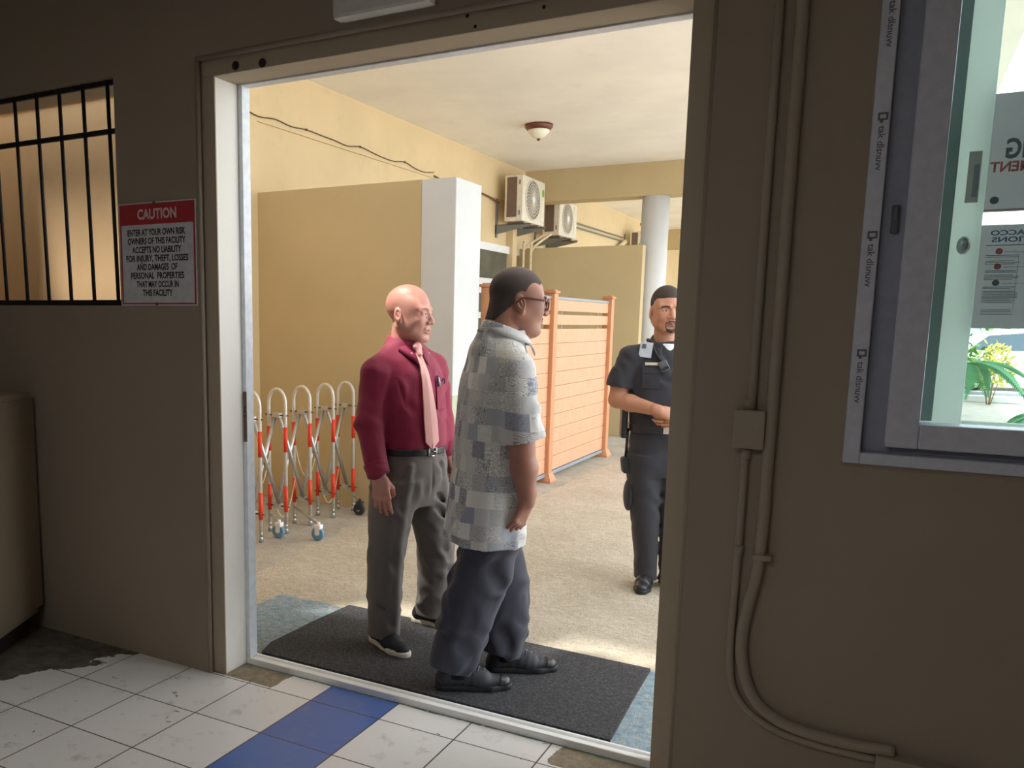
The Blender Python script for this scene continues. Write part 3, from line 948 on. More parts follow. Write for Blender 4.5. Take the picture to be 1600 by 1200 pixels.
# air conditioner units on wall brackets
def ac_unit(y0, y1, z0, z1, label, badge, x0=-4.648, x1=-4.387):
    t = thing('air_conditioner', label, 'air conditioner', (x0, y0, z0), 0, 'outdoor units on the passage wall')
    cx = x1
    body = MB()
    body.box((x0, y0 + 0.004, z0), (x1, y1, z1), 0.012)
    c = body.build('casing', M['ac_white'], t)
    # dusty coil seen through the side
    MB().box((x0 + 0.035, y0 - 0.003, z0 + 0.055), (x1 - 0.085, y0 + 0.01, z1 - 0.025), 0.002).build('coil_panel', M['ac_dark'], t)
    for k in range(2):
        MB().box((x1 - 0.055, y0 - 0.002, z0 + 0.08 + k * 0.39), (x1 - 0.04, y0 + 0.006, z0 + 0.14 + k * 0.39), 0.002).build('cover_clip', M['ac_dark'], t)
    # round fan opening with wire guard
    fy, fz = y0 + 0.36 * (y1 - y0) / 0.80, (z0 + z1) / 2 + 0.01
    rf = min(0.265, (z1 - z0) / 2 - 0.045)
    MB().lathe([(rf, x1 - 0.002), (rf, x1 + 0.003)], (0, fy, fz), 'X', 40).build('fan_recess', M['ac_cavity'], t)
    g = MB()
    for k in range(1, 7):
        r = rf * k / 6.0
        g.tube([(x1 + 0.010, fy + r * math.cos(a * 2 * PI / 32), fz + r * math.sin(a * 2 * PI / 32)) for a in range(33)], 0.0036, 5, False)
    for k in range(28):
        a0 = k * 2 * PI / 28
        g.tube([(x1 + 0.012, fy + r_ * math.cos(a0 + r_ * 2.2), fz + r_ * math.sin(a0 + r_ * 2.2)) for r_ in np.linspace(0.05, rf, 6)], 0.004, 4, False)
    g.build('fan_guard', M['ac_white'], t)
    ln = MB(); 
    ln.tube([(x1 + 0.008, fy + (rf + 0.012) * math.cos(a * 2 * PI / 40), fz + (rf + 0.012) * math.sin(a * 2 * PI / 40)) for a in range(41)], 0.007, 6, False)
    ln.build('guard_rim', M['ac_white'], t)
    MB().lathe([(0.05, x1 + 0.008), (0.05, x1 + 0.018), (0.03, x1 + 0.024)], (0, fy, fz), 'X', 24).build('guard_hub', M['white_metal'], t)
    MB().box((x1 - 0.002, y1 - 0.15, z0 + 0.05), (x1 + 0.006, y1 - 0.02, z1 - 0.03), 0.003).build('front_panel', M['ac_white'], t)
    if badge:
        b = MB().lathe([(0.052, x1 + 0.005), (0.052, x1 + 0.009)], (0, y1 - 0.085, z1 - 0.155), 'X', 28)
        for v in b.bm.verts: v.co.y = y1 - 0.085 + (v.co.y - (y1 - 0.085)) * 0.8
        b.build('badge', M['badge_green'], t)
    MB().box((x0 + 0.02, y0 + 0.08, z0 - 0.03), (x1 - 0.02, y0 + 0.14, z0), 0.003).build('foot', M['ac_dark'], t)
    MB().box((x0 + 0.02, y1 - 0.2, z0 - 0.03), (x1 - 0.02, y1 - 0.14, z0), 0.003).build('foot', M['ac_dark'], t)
    for yb in (y0 + 0.08, y1 - 0.2):
        br = MB()
        br.box((XA, yb, z0 - 0.20), (XA + 0.02, yb + 0.05, z0 + 0.33), 0.002)
        br.prism([(XA + 0.0, z0 - 0.03), (x1 + 0.09, z0 - 0.03), (x1 + 0.09, z0 - 0.055), (XA + 0.02, z0 - 0.155)], yb, yb + 0.005, 'Y') if False else None
        A = [(XA, z0 - 0.03), (x1 + 0.09, z0 - 0.03), (x1 + 0.09, z0 - 0.06), (XA, z0 - 0.16)]
        va = [br.bm.verts.new((p[0], yb, p[1])) for p in A]
        vb = [br.bm.verts.new((p[0], yb + 0.006, p[1])) for p in A]
        br.bm.faces.new(va[::-1]); br.bm.faces.new(vb)
        for k in range(4):
            br.bm.faces.new((va[k], va[(k + 1) % 4], vb[(k + 1) % 4], vb[k]))
        br.box((XA, yb, z0 - 0.036), (x1 + 0.09, yb + 0.045, z0 - 0.03))
        br.build('wall_bracket', M['bracket'], t)
    return t
ac_unit(10.92, 11.74, 2.885, 3.478, 'nearer white air conditioner unit with a green badge on wall brackets', True)
ac_unit(12.38, 13.17, 2.83, 3.34, 'second white air conditioner unit, behind the badged one and under the beam', False)
ac_unit(17.3, 18.1, 2.98, 3.35, 'farthest air conditioner unit, half hidden by the round white column', False, -4.66, -4.42)

# pipes dropping from the units
def pipe(pts, r, mat, label, cat='pipe', group='cream pipes below the air conditioner units', name='drain_pipe'):
    o = MB().tube(arc_pts(pts, 8), r, 10).build(name, mat)
    return props(o, label, cat, group)
pipe([(XA + 0.06, 11.44, 2.86), (XA + 0.05, 11.46, 2.62), (XA + 0.05, 11.48, 2.36), (XA + 0.05, 11.53, 2.26), (XA + 0.05, 11.68, 2.24)], 0.014, M['pipe_cream'], 'thin cream pipe curling out below the nearer air conditioner')
pipe([(XA + 0.15, 11.68, 0.0), (XA + 0.15, 11.68, 2.45), (XA + 0.16, 11.69, 2.58), (XA + 0.24, 11.72, 2.66), (XA + 0.40, 11.9, 2.80)], 0.018, M['pipe_cream'], 'left one of two upright cream pipes by the far partition')
pipe([(XA + 0.25, 11.71, 0.0), (XA + 0.25, 11.71, 2.42), (XA + 0.26, 11.72, 2.56), (XA + 0.34, 11.75, 2.66), (XA + 0.46, 11.93, 2.80)], 0.018, M['pipe_cream'], 'right one of two upright cream pipes by the far partition')
bxl = MB().lathe([(0.02, 0), (0.03, 0.03), (0.03, 0.12), (0.015, 0.15)], (XA + 0.05, 11.44, 2.62), 'Z', 12)
props(bxl.build('pipe_valve', M['dark_rubber']), 'small dark valve on the thin pipe under the nearer air conditioner', 'valve')
o = MB().box((XA, 11.40, 0), (XA + 0.10, 11.56, 3.25), 0.004)
struct('wall_pilaster_far', o, M['yellow_wall'])
# cables along the ledge
r3 = random.Random(5)
cp = []
for k in range(28):
    y = 2.96 + k * 0.228
    cp.append((XA + 0.034, y, 3.243 + (0.014 * math.sin(k * 1.9) if k % 4 else 0.02) + r3.uniform(-0.006, 0.006)))
cbl = thing('cable', 'thin dark cable pinned along the ledge of the yellow wall', 'cable', (XA + 0.034, 2.96, 3.24))
MB().tube(arc_pts(cp, 4), 0.0055, 6).build('wire', M['cable'], cbl)
for k in range(0, 28, 4):
    MB().sphere(cp[k], 0.012, 8).build('cable_clip', M['cable'], cbl)
pipe([(XA + 0.03, 9.13, 3.22), (XA + 0.03, 9.8, 3.17), (XA + 0.03, 10.5, 3.20), (XA + 0.05, 11.0, 3.14)], 0.010, M['cable'], 'short cable from the pillar to the nearer air conditioner', 'cable', None, 'cable')
for dz, lab in ((0.0, 'lower of two grey conduits on the far yellow wall'), (0.07, 'upper of two grey conduits on the far yellow wall')):
    pipe([(XA + 0.03, 13.2, 3.14 + dz), (XA + 0.03, 15.5, 3.15 + dz), (XA + 0.03, 17.2, 3.16 + dz)], 0.014, M['bracket'], lab, 'conduit', 'grey conduits on the far yellow wall', 'conduit_pipe')
pipe([(XA + 0.06, 16.3, 2.7), (XA + 0.06, 16.7, 2.95), (XA + 0.08, 17.2, 3.15)], 0.045, M['pipe_cream'], 'wide cream duct slanting up to the farthest air conditioner', 'duct', None, 'duct')

# orange slat fence
FX = -2.86
fn = thing('slat_fence', 'orange slat privacy fence with capped posts beside the passage', 'fence', (FX, 8.0, 0))
def fpost(y):
    p = MB().box((FX - 0.052, y - 0.052, 0.0), (FX + 0.052, y + 0.052, 1.83), 0.004).build('post', M['fence_post'], fn)
    cap = MB().box((FX - 0.066, y - 0.066, 1.828), (FX + 0.066, y + 0.066, 1.852), 0.004)
    cap.box((FX - 0.045, y - 0.045, 1.85), (FX + 0.045, y + 0.045, 1.862), 0.004)
    cap.build('post_cap', M['fence_post'], p)
    sk = MB()
    bm = sk.bm
    lo = [bm.verts.new((FX + sx * 0.085, y + sy * 0.085, 0.0)) for sx, sy in ((-1, -1), (1, -1), (1, 1), (-1, 1))]
    l2 = [bm.verts.new((FX + sx * 0.085, y + sy * 0.085, 0.02)) for sx, sy in ((-1, -1), (1, -1), (1, 1), (-1, 1))]
    hi = [bm.verts.new((FX + sx * 0.056, y + sy * 0.056, 0.09)) for sx, sy in ((-1, -1), (1, -1), (1, 1), (-1, 1))]
    for A, B in ((lo, l2), (l2, hi)):
        for k in range(4):
            bm.faces.new((A[k], A[(k + 1) % 4], B[(k + 1) % 4], B[k]))
    bm.faces.new(hi); bm.faces.new(lo[::-1])
    sk.build('base_skirt', M['fence_post'], p)
posts = (6.47, 7.93, 9.85)
for y in posts: fpost(y)
for ya, yb in zip(posts, posts[1:]):
    a, b = ya + 0.054, yb - 0.054
    MB().box((FX - 0.02, a, 0.05), (FX + 0.02, b, 0.085), 0.003).build('bottom_rail', M['grey_rail'], fn)
    MB().box((FX - 0.022, a, 1.775), (FX + 0.022, b, 1.80), 0.003).build('top_rail', M['grey_rail'], fn)
    zs = [(1.665, 1.775), (1.53, 1.63)]
    z = 1.49
    k = 0
    while z > 0.12:
        h = 0.140
        zs.append((max(z - h + 0.003, 0.085), z))
        z -= h
    for z0, z1 in zs:
        sl = MB()
        sl.box((FX - 0.011, a, z0), (FX + 0.011, b, z1), 0.002)
        for j in range(1, 4):          # shallow ribs moulded into each board
            zz = z0 + (z1 - z0) * j / 4
            sl.box((FX + 0.0105, a, zz - 0.011), (FX + 0.0125, b, zz + 0.011), 0.0006)
        sl.build('slat', M['fence_orange'], fn)
    for yy in (a + 0.3, b - 0.3):
        MB().box((FX - 0.016, yy - 0.012, 1.49), (FX - 0.011, yy + 0.012, 1.775)).build('slat_clip', M['grey_rail'], fn)

# expanding barrier
BXF, BXB = -3.735, -3.885
BZ = 1.055
bar = thing('expanding_barrier', 'folding white barrier with red bands in front of the ochre wall', 'barrier', (-3.81, 5.2, 0))
ys_ = [4.30, 4.61, 4.90, 5.20, 5.51, 5.80]
xm = (BXF + BXB) / 2
rb_ = 0.5 * (BXF - BXB)
for i, y in enumerate(ys_):
    rise = rb_ * 1.35
    pts = [(BXF, y, 0.07)] + [(BXF, y, BZ - rise)]
    for k in range(1, 13):
        a = PI * k / 13
        pts.append((xm + rb_ * math.cos(a), y, BZ - rise + rise * math.sin(a)))
    pts += [(BXB, y, BZ - rise), (BXB, y, 0.07)]
    ar = MB().tube(pts, 0.0135, 10).build('arch', M['arch_metal'], bar)
    for x in (BXF, BXB):
        for z0, z1 in ((0.605, 0.785), (0.163, 0.355)):
            MB().tube([(x, y, z0), (x, y, z1)], 0.0150, 12).build('red_band', M['red_band'], ar)
        MB().lathe([(0.0115, 0.035), (0.0115, 0.08)], (x, y, 0), 'Z', 10).build('foot_tube', M['alu'], ar)
        MB().lathe([(0.016, 0.0), (0.016, 0.03), (0.012, 0.04)], (x, y, 0), 'Z', 10).build('foot_cap', M['alu'], ar)
    for z in (0.868, 0.20):
        MB().tube([(BXF + 0.03, y, z), (BXB - 0.03, y, z)], 0.0055, 8).build('pivot_rod', M['steel_dark'], bar)
        MB().box((xm - 0.03, y - 0.02, z - 0.018), (xm + 0.03, y + 0.02, z + 0.018), 0.003).build('pivot_block', M['alu'], bar)
for (ya, yb) in zip(ys_, ys_[1:]):
    for (za, zb, xo) in ((0.868, 0.20, 0.016), (0.20, 0.868, -0.016)):
        MB().tube([(xm + xo, ya, za), (xm + xo, yb, zb)], 0.0145, 8).build('scissor_bar', M['alu'], bar)
    MB().tube([(xm - 0.03, (ya + yb) / 2, 0.534), (xm + 0.03, (ya + yb) / 2, 0.534)], 0.006, 8).build('pivot_bolt', M['steel_dark'], bar)
def caster(cx, cy, ax, ay, mat):
    """wheel centre (cx, cy), carried by a bar from the arch foot (ax, ay)"""
    MB().tube([(ax, ay, 0.125), (cx, cy, 0.125)], 0.010, 8).build('outrigger', M['alu'], bar)
    cs = MB().box((cx - 0.026, cy - 0.022, 0.085), (cx + 0.026, cy + 0.022, 0.118), 0.006)
    cs.box((cx - 0.022, cy - 0.018, 0.045), (cx + 0.014, cy - 0.014, 0.09)).box((cx - 0.022, cy + 0.014, 0.045), (cx + 0.014, cy + 0.018, 0.09))
    cs.lathe([(0.012, 0.115), (0.012, 0.135)], (cx, cy, 0), 'Z', 12)
    c = cs.build('caster', mat if mat == M['dark_rubber'] else M['white_metal'], bar)
    wh = MB().lathe([(0.036, -0.011), (0.048, -0.012), (0.050, 0), (0.048, 0.012), (0.036, 0.011)], (cx - 0.006, cy, 0.050), 'Y', 28)
    wh.bm.transform(Matrix.Translation((0, 0, 0)))
    wo = wh.build('wheel', mat, c)
    MB().lathe([(0.016, -0.0165), (0.016, 0.0165)], (cx - 0.006, cy, 0.050), 'Y', 16).build('axle_cap', M['alu'], c)
caster(-3.42, 4.86, BXB, 5.20, M['caster_blue'])
caster(-3.70, 4.77, BXB, 4.90, M['caster_blue'])
caster(-3.60, 5.69, BXF, 5.80, M['dark_rubber'])
# slack chain between the arches
for i in (0, 1, 2, 3, 4):
    y0, y1 = ys_[i], ys_[i + 1]
    cpts = []
    for k in range(13):
        t = k / 12
        cpts.append((BXB + 0.01, y0 + (y1 - y0) * t, 0.62 - 0.28 * (1 - (2 * t - 1) ** 2) + (0.0 if i % 2 else -0.36 * 1) * (1 if i % 2 == 0 else 0)))
    cm = MB()
    if i % 2:
        cm.tube(arc_pts(cpts, 3), 0.0045, 5)
    else:
        cm.tube(arc_pts([(x, y, z + 0.10) for x, y, z in cpts], 3), 0.0045, 5)
    cm.build('chain', M['pipe_cream'], bar)

# ================================================================== THE CAR PARK THROUGH THE WINDOW
def palm_frond(mb, base, direction, length, droop, nleaf=26, leaf=0.34):
    base = Vector(base); d = Vector(direction).normalized()
    side = d.cross(Vector((0, 0, 1))).normalized()
    prev = None
    spine = []
    for k in range(nleaf + 1):
        t = k / nleaf
        p = base + d * length * t + Vector((0, 0, 1)) * (0.35 * length * t - droop * length * t * t)
        spine.append(p)
    mb.tube(spine, [0.012 * (1 - 0.8 * k / nleaf) for k in range(nleaf + 1)], 5)
    for k in range(3, nleaf + 1):
        t = k / nleaf
        p = spine[k]
        tan = (spine[k] - spine[k - 1]).normalized()
        L = leaf * (math.sin(PI * min(t * 0.85 + 0.12, 1)) * 0.9 + 0.1)
        for s in (-1, 1):
            tip = p + (side * s * 0.75 + tan * 0.75 + Vector((0, 0, -0.25))).normalized() * L
            mid = (p + tip) / 2 + Vector((0, 0, 0.03))
            wv = tan * 0.011
            a, b, c_, d_, e = (mb.bm.verts.new(q) for q in (p - wv * 0.4, p + wv * 0.4, mid + wv, tip, mid - wv))
            mb.bm.faces.new((a, b, c_, d_)); mb.bm.faces.new((a, d_, e))
def palm(x, y, h, n, seed, label, length=1.3):
    t = thing('palm', label, 'palm', (x, y, 0), 0, 'young palms in the car park')
    MB().tube([(x, y, 0), (x + 0.02, y, h * 0.5), (x, y + 0.02, h)], [0.06, 0.045, 0.035], 10).build('trunk', M['trunk'], t)
    rr = random.Random(seed)
    for k in range(n):
        a = 2 * PI * k / n + rr.uniform(-0.25, 0.25)
        mb = MB()
        palm_frond(mb, (x, y, h), (math.cos(a), math.sin(a), 0.15), length * rr.uniform(0.85, 1.1), rr.uniform(0.75, 1.25), 34, 0.30 * length)
        mb.build('frond', M['palm'], t)
palm(0.86, 14.0, 1.02, 13, 2, 'green palm nearest the window with fronds arching over the kerb', 0.85)
palm(1.75, 13.4, 0.40, 9, 5, 'small palm right of the nearest one, low beside the kerb', 0.55)
def bush(x, y, r, h, seed, mat, label):
    rr = random.Random(seed)
    mb = MB()
    for k in range(420):
        a, ph = rr.uniform(0, 2 * PI), math.acos(rr.uniform(-0.2, 1))
        q = rr.uniform(0.55, 1.0)
        p = Vector((x + r * q * math.cos(a) * math.sin(ph), y + r * q * math.sin(a) * math.sin(ph), 0.12 + (h - 0.12) * (0.35 + 0.65 * q * math.cos(ph)) * 0.98))
        d = Vector((rr.uniform(-1, 1), rr.uniform(-1, 1), rr.uniform(0.1, 1))).normalized()
        s = d.cross(Vector((rr.uniform(-1, 1), rr.uniform(-1, 1), 0.3))).normalized()
        L = rr.uniform(0.08, 0.17)
        mb.quad([p, p + d * L * 0.5 + s * L * 0.22, p + d * L, p + d * L * 0.5 - s * L * 0.22])
    t = thing('shrub', label, 'shrub', (x, y, 0))
    mb.build('foliage', M[mat], t)
    st_ = MB()
    for k in range(5):
        a = 2 * PI * k / 5
        st_.tube([(x + 0.03 * math.cos(a), y + 0.03 * math.sin(a), 0), (x + r * 0.5 * math.cos(a), y + r * 0.5 * math.sin(a), h * 0.6)], 0.012, 6)
    st_.build('stem', M['trunk'], t)
bush(1.82, 21.0, 0.40, 1.30, 4, 'yellow_leaf', 'yellow green shrub behind the nearest palm in the car park')
bush(1.02, 18.0, 0.5, 1.55, 9, 'shrub', 'green shrub at the left edge of the car park view')

def car(x, y, rz, label, paint, tall=0.0):
    t = thing('car', label, 'car', (x, y, 0), rz, 'cars in the car park')
    T = Matrix.Translation((x, y, 0)) @ Matrix.Rotation(rz, 4, 'Z')
    prof = [(-2.15, 0.32), (-2.2, 0.62), (-2.1, 0.88), (-1.75, 0.98), (-1.2, 1.42 + tall), (-0.6, 1.52 + tall), (0.5, 1.50 + tall), (1.05, 1.05), (1.75, 0.92), (2.1, 0.74), (2.15, 0.36)]
    nw = 9
    mb = MB()
    rows = []
    for j in range(nw):
        s = -1 + 2 * j / (nw - 1)
        row = []
        for px, pz in prof:
            inset = 0.84 - (0.16 * max(0, (pz - 0.9) / 0.6))
            yy = inset * (abs(s) ** 0.8) * (1 if s >= 0 else -1)
            zz = pz - 0.05 * abs(s) ** 4
            row.append(mb.bm.verts.new(T @ Vector((px, yy, zz))))
        rows.append(row)
    for a, b in zip(rows, rows[1:]):
        for k in range(len(prof) - 1):
            f = mb.bm.faces.new((a[k], b[k], b[k + 1], a[k + 1])); f.smooth = True
        mb.bm.faces.new((a[0], a[-1], b[-1], b[0]))
    mb.bm.faces.new(rows[0]); mb.bm.faces.new(rows[-1][::-1])
    mb.build('bodywork', paint, t)
    for s in (-1, 1):
        for poly in ([(-1.55, 1.0), (-1.12, 1.36 + tall), (-0.35, 1.43 + tall), (-0.35, 1.0)], [(-0.27, 1.0), (-0.27, 1.43 + tall), (0.40, 1.41 + tall), (0.88, 1.02)]):
            mb = MB(); mb.prism([(p[0], p[1]) for p in poly], 0, 1)
            # prism was built in (x, y) -> reuse as (x, z)
            for v in mb.bm.verts:
                px, pz, e = v.co.x, v.co.y, v.co.z
                inset = 0.84 - 0.16 * max(0, (pz - 0.9) / 0.6)
                v.co = T @ Vector((px, s * (inset + 0.004 - 0.02 * e), pz))
            mb.build('side_window', M['car_glass'], t)
        for wx in (-1.35, 1.32):
            mb = MB().lathe([(0.20, -0.1), (0.31, -0.1), (0.33, 0), (0.31, 0.1), (0.20, 0.1)], (0, 0, 0), 'Y', 28)
            for v in mb.bm.verts: v.co = T @ (v.co + Vector((wx, s * 0.80, 0.33)))
            wv_ = mb.build('wheel', M['tyre'], t)
            mb = MB().lathe([(0.19, -0.105), (0.19, 0.105)], (0, 0, 0), 'Y', 20)
            for v in mb.bm.verts: v.co = T @ (v.co + Vector((wx, s * 0.80, 0.33)))
            mb.build('hubcap', M['alu'], wv_)
    for s in (-0.6, 0.6):
        mb = MB().box((2.02, s - 0.16, 0.62), (2.14, s + 0.16, 0.74), 0.02); mb.bm.transform(T)
        mb.build('headlamp', M['lamp_glass'], t)
car(3.1, 26.6, math.radians(8), 'white car parked side on behind the palms', M['car_white'])
car(1.6, 33.5, math.radians(95), 'pale blue car parked behind the white one', M['car_blue'], 0.25)
kb = MB().box((0.95, 21.5, 0), (14, 21.75, 0.14), 0.02)
struct('kerb', kb, M['white_col'], 'pale kerb between the palms and the parked cars', 'kerb')
fl = MB().box((0.95, 23.6, 0.0), (14, 23.72, 0.10), 0.02)
struct('kerb', fl, M['grey_rail'], 'grey kerb strip under the parked white car', 'kerb')
hd_ = MB()
rr = random.Random(11)
for k in range(2600):
    p = Vector((rr.uniform(-2, 22), 41 + rr.uniform(-0.7, 0.7), rr.uniform(0.2, 2.9)))
    d = Vector((rr.uniform(-1, 1), rr.uniform(-1, 0.3), rr.uniform(0, 1))).normalized()
    s = d.cross(Vector((0.3, 1, 0.2))).normalized()
    L = rr.uniform(0.25, 0.5)
    hd_.quad([p, p + d * L * 0.5 + s * L * 0.3, p + d * L, p + d * L * 0.5 - s * L * 0.3])
props(hd_.build('hedge', M['shrub']), 'long green hedge at the far side of the car park', 'hedge', None, 'stuff')
for x, lab in ((3.05, 'left white post standing behind the cars'), (3.55, 'right white post standing behind the cars')):
    o = MB().box((x, 36.0, 0), (x + 0.22, 36.22, 2.6), 0.02)
    props(o.build('post', M['white_col']), lab, 'post', 'white posts behind the cars')
# ================================================================== PEOPLE: bodies and clothes as blended volumes, meshed as one surface
V = lambda *a: np.array(a, dtype=np.float64)


def unit(v):
    v = np.asarray(v, float)
    return v / np.linalg.norm(v)


def rotz(a):
    c, s = math.cos(a), math.sin(a)
    return np.array([[c, -s, 0], [s, c, 0], [0, 0, 1.0]])


def rotx(a):
    c, s = math.cos(a), math.sin(a)
    return np.array([[1.0, 0, 0], [0, c, -s], [0, s, c]])


def roty(a):
    c, s = math.cos(a), math.sin(a)
    return np.array([[c, 0, s], [0, 1.0, 0], [-s, 0, c]])


class Field:
    def __init__(self, lo, hi, h):
        self.lo = np.array(lo, float)
        self.h = h
        self.n = [int(math.ceil((b - a) / h)) + 1 for a, b in zip(lo, hi)]
        self.ax = [np.float32(self.lo[i]) + np.arange(self.n[i], dtype=np.float32) * np.float32(h) for i in range(3)]
        self.D = np.full(self.n, 1.0, np.float32)

    def op(self, fn, lo, hi, k=0.01, kind='u', pad=0.03):
        sl = []
        for i in range(3):
            a = max(0, int((lo[i] - pad - self.lo[i]) / self.h))
            b = min(self.n[i], int((hi[i] + pad - self.lo[i]) / self.h) + 2)
            if b <= a: return self
            sl.append(slice(a, b))
        x = self.ax[0][sl[0]][:, None, None]
        y = self.ax[1][sl[1]][None, :, None]
        z = self.ax[2][sl[2]][None, None, :]
        d = fn(x, y, z)
        s = self.D[tuple(sl)]
        k = max(k, 1e-5)
        if kind == 'u':
            h = np.clip(0.5 + 0.5 * (s - d) / k, 0, 1)
            self.D[tuple(sl)] = s + (d - s) * h - k * h * (1 - h)
        else:                       # smooth subtraction
            h = np.clip(0.5 - 0.5 * (s + d) / k, 0, 1)
            self.D[tuple(sl)] = s + (-d - s) * h + k * h * (1 - h)
        return self

    def rc(self, a, b, ra, rb, k=0.012, kind='u', sq=None):
        """tapered round limb from a to b; sq = (direction, factor) flattens it"""
        a, b = np.array(a, float), np.array(b, float)
        rm = max(ra, rb)
        m = 1.0
        T = np.eye(3)
        if sq is not None:
            n = unit(sq[0]); m = sq[1]
            T = np.eye(3) + (1 / m - 1) * np.outer(n, n)
        A, B = T @ a, T @ b
        ba = B - A
        bb = float(ba @ ba) + 1e-12
        T32 = T.astype(np.float32)
        def fn(x, y, z):
            px = T32[0, 0] * x + T32[0, 1] * y + T32[0, 2] * z - np.float32(A[0])
            py = T32[1, 0] * x + T32[1, 1] * y + T32[1, 2] * z - np.float32(A[1])
            pz = T32[2, 0] * x + T32[2, 1] * y + T32[2, 2] * z - np.float32(A[2])
            h = np.clip((px * np.float32(ba[0]) + py * np.float32(ba[1]) + pz * np.float32(ba[2])) / np.float32(bb), 0, 1)
            qx, qy, qz = px - h * np.float32(ba[0]), py - h * np.float32(ba[1]), pz - h * np.float32(ba[2])
            return (np.sqrt(qx * qx + qy * qy + qz * qz) - (np.float32(ra) + np.float32(rb - ra) * h)) * np.float32(min(m, 1.0))
        ext = rm * max(m, 1.0)
        return self.op(fn, np.minimum(a, b) - ext, np.maximum(a, b) + ext, k, kind)

    def chain(self, pts, rs, k=0.012, kind='u', sq=None):
        for i in range(len(pts) - 1):
            self.rc(pts[i], pts[i + 1], rs[i], rs[i + 1], k, kind, sq)
        return self

    def ell(self, c, r, R=None, k=0.012, kind='u'):
        c, r = np.array(c, float), np.array(r, float)
        R = np.eye(3) if R is None else R
        Rt = R.T.astype(np.float32)
        def fn(x, y, z):
            x, y, z = x - np.float32(c[0]), y - np.float32(c[1]), z - np.float32(c[2])
            u = (Rt[0, 0] * x + Rt[0, 1] * y + Rt[0, 2] * z) / np.float32(r[0])
            v = (Rt[1, 0] * x + Rt[1, 1] * y + Rt[1, 2] * z) / np.float32(r[1])
            w = (Rt[2, 0] * x + Rt[2, 1] * y + Rt[2, 2] * z) / np.float32(r[2])
            k0 = np.sqrt(u * u + v * v + w * w) + 1e-6
            u, v, w = u / np.float32(r[0]), v / np.float32(r[1]), w / np.float32(r[2])
            k1 = np.sqrt(u * u + v * v + w * w) + 1e-6
            return k0 * (k0 - 1) / k1
        e = np.full(3, r.max())
        return self.op(fn, c - e, c + e, k, kind)

    def loft(self, rows, k=0.015, kind='u', p=2.0):
        """rows of (z, cx, cy, rx, ry): a body of stacked rounded sections"""
        rows = sorted(rows)
        A = np.array(rows, float)
        zz, vv = smooth_rows(A)
        def fn(x, y, z):
            zf = z.ravel()
            g = [np.interp(zf, zz, vv[:, i]).astype(np.float32)[None, None, :] for i in range(4)]
            qx, qy = np.abs(x - g[0]) / g[2], np.abs(y - g[1]) / g[3]
            q = np.power(np.power(qx, p) + np.power(qy, p) + 1e-9, 1.0 / p)
            d = (q - 1) * np.minimum(g[2], g[3])
            return np.maximum(d, np.maximum(z - np.float32(A[-1, 0]), np.float32(A[0, 0]) - z))
        lo = (np.min(A[:, 1] - A[:, 3]), np.min(A[:, 2] - A[:, 4]), A[0, 0])
        hi = (np.max(A[:, 1] + A[:, 3]), np.max(A[:, 2] + A[:, 4]), A[-1, 0])
        return self.op(fn, lo, hi, k, kind)

    def cut(self, p, n):
        """keep the side of the plane through p that n points away from"""
        p, n = np.array(p, float), unit(n)
        d = (self.ax[0] - p[0])[:, None, None] * n[0] + (self.ax[1] - p[1])[None, :, None] * n[1] + (self.ax[2] - p[2])[None, None, :] * n[2]
        self.D = np.maximum(self.D, d.astype(np.float32))
        return self

    def where(self, fn, lo, hi):
        """apply D = fn(D, x, y, z) inside a box"""
        sl = []
        for i in range(3):
            a = max(0, int((lo[i] - self.lo[i]) / self.h)); b = min(self.n[i], int((hi[i] - self.lo[i]) / self.h) + 2)
            sl.append(slice(a, b))
        x = self.ax[0][sl[0]][:, None, None]; y = self.ax[1][sl[1]][None, :, None]; z = self.ax[2][sl[2]][None, None, :]
        self.D[tuple(sl)] = fn(self.D[tuple(sl)], x, y, z)
        return self

    def folds(self, amp, waves, seed=0, band=0.03):
        """cloth folds: waves = list of (direction, wavelength, weight)"""
        idx = np.nonzero(np.abs(self.D) < band)
        P = np.stack([self.ax[i][idx[i]] for i in range(3)], 1)
        r = np.random.RandomState(seed)
        warp = np.zeros(len(P), np.float32)
        for _ in range(4):
            d = r.normal(size=3); d /= np.linalg.norm(d)
            warp += np.sin(P @ d.astype(np.float32) * np.float32(2 * PI / r.uniform(0.12, 0.3)) + np.float32(r.uniform(0, 6)))
        gate = np.zeros(len(P), np.float32)
        for _ in range(3):
            d = r.normal(size=3); d /= np.linalg.norm(d)
            gate += np.sin(P @ d.astype(np.float32) * np.float32(2 * PI / r.uniform(0.16, 0.34)) + np.float32(r.uniform(0, 6)))
        gate = np.clip(0.5 + gate * 0.3, 0, 1)
        tot = np.zeros(len(P), np.float32)
        for d, wl, wt in waves:
            d = unit(d).astype(np.float32)
            ph = P @ d * np.float32(2 * PI / wl) + warp * 0.9 + np.float32(r.uniform(0, 6))
            s = np.sin(ph)
            tot += np.float32(wt) * (np.sign(s) * np.abs(s) ** 0.8)
        self.D[idx] += np.float32(amp) * tot * gate
        return self

    def mesh(self):
        D, h = self.D, self.h
        S = D < 0
        c = [S[i:S.shape[0] - 1 + i, j:S.shape[1] - 1 + j, k:S.shape[2] - 1 + k] for i in (0, 1) for j in (0, 1) for k in (0, 1)]
        allv = c[0].copy(); anyv = c[0].copy()
        for q in c[1:]:
            allv &= q; anyv |= q
        act = anyv & ~allv
        I = np.argwhere(act)
        vid = np.full(act.shape, -1, np.int32)
        vid[act] = np.arange(len(I), dtype=np.int32)
        corners = np.array([(i, j, k) for i in (0, 1) for j in (0, 1) for k in (0, 1)])
        vals = np.stack([D[I[:, 0] + o[0], I[:, 1] + o[1], I[:, 2] + o[2]] for o in corners], 1)
        acc = np.zeros((len(I), 3)); cnt = np.zeros(len(I))
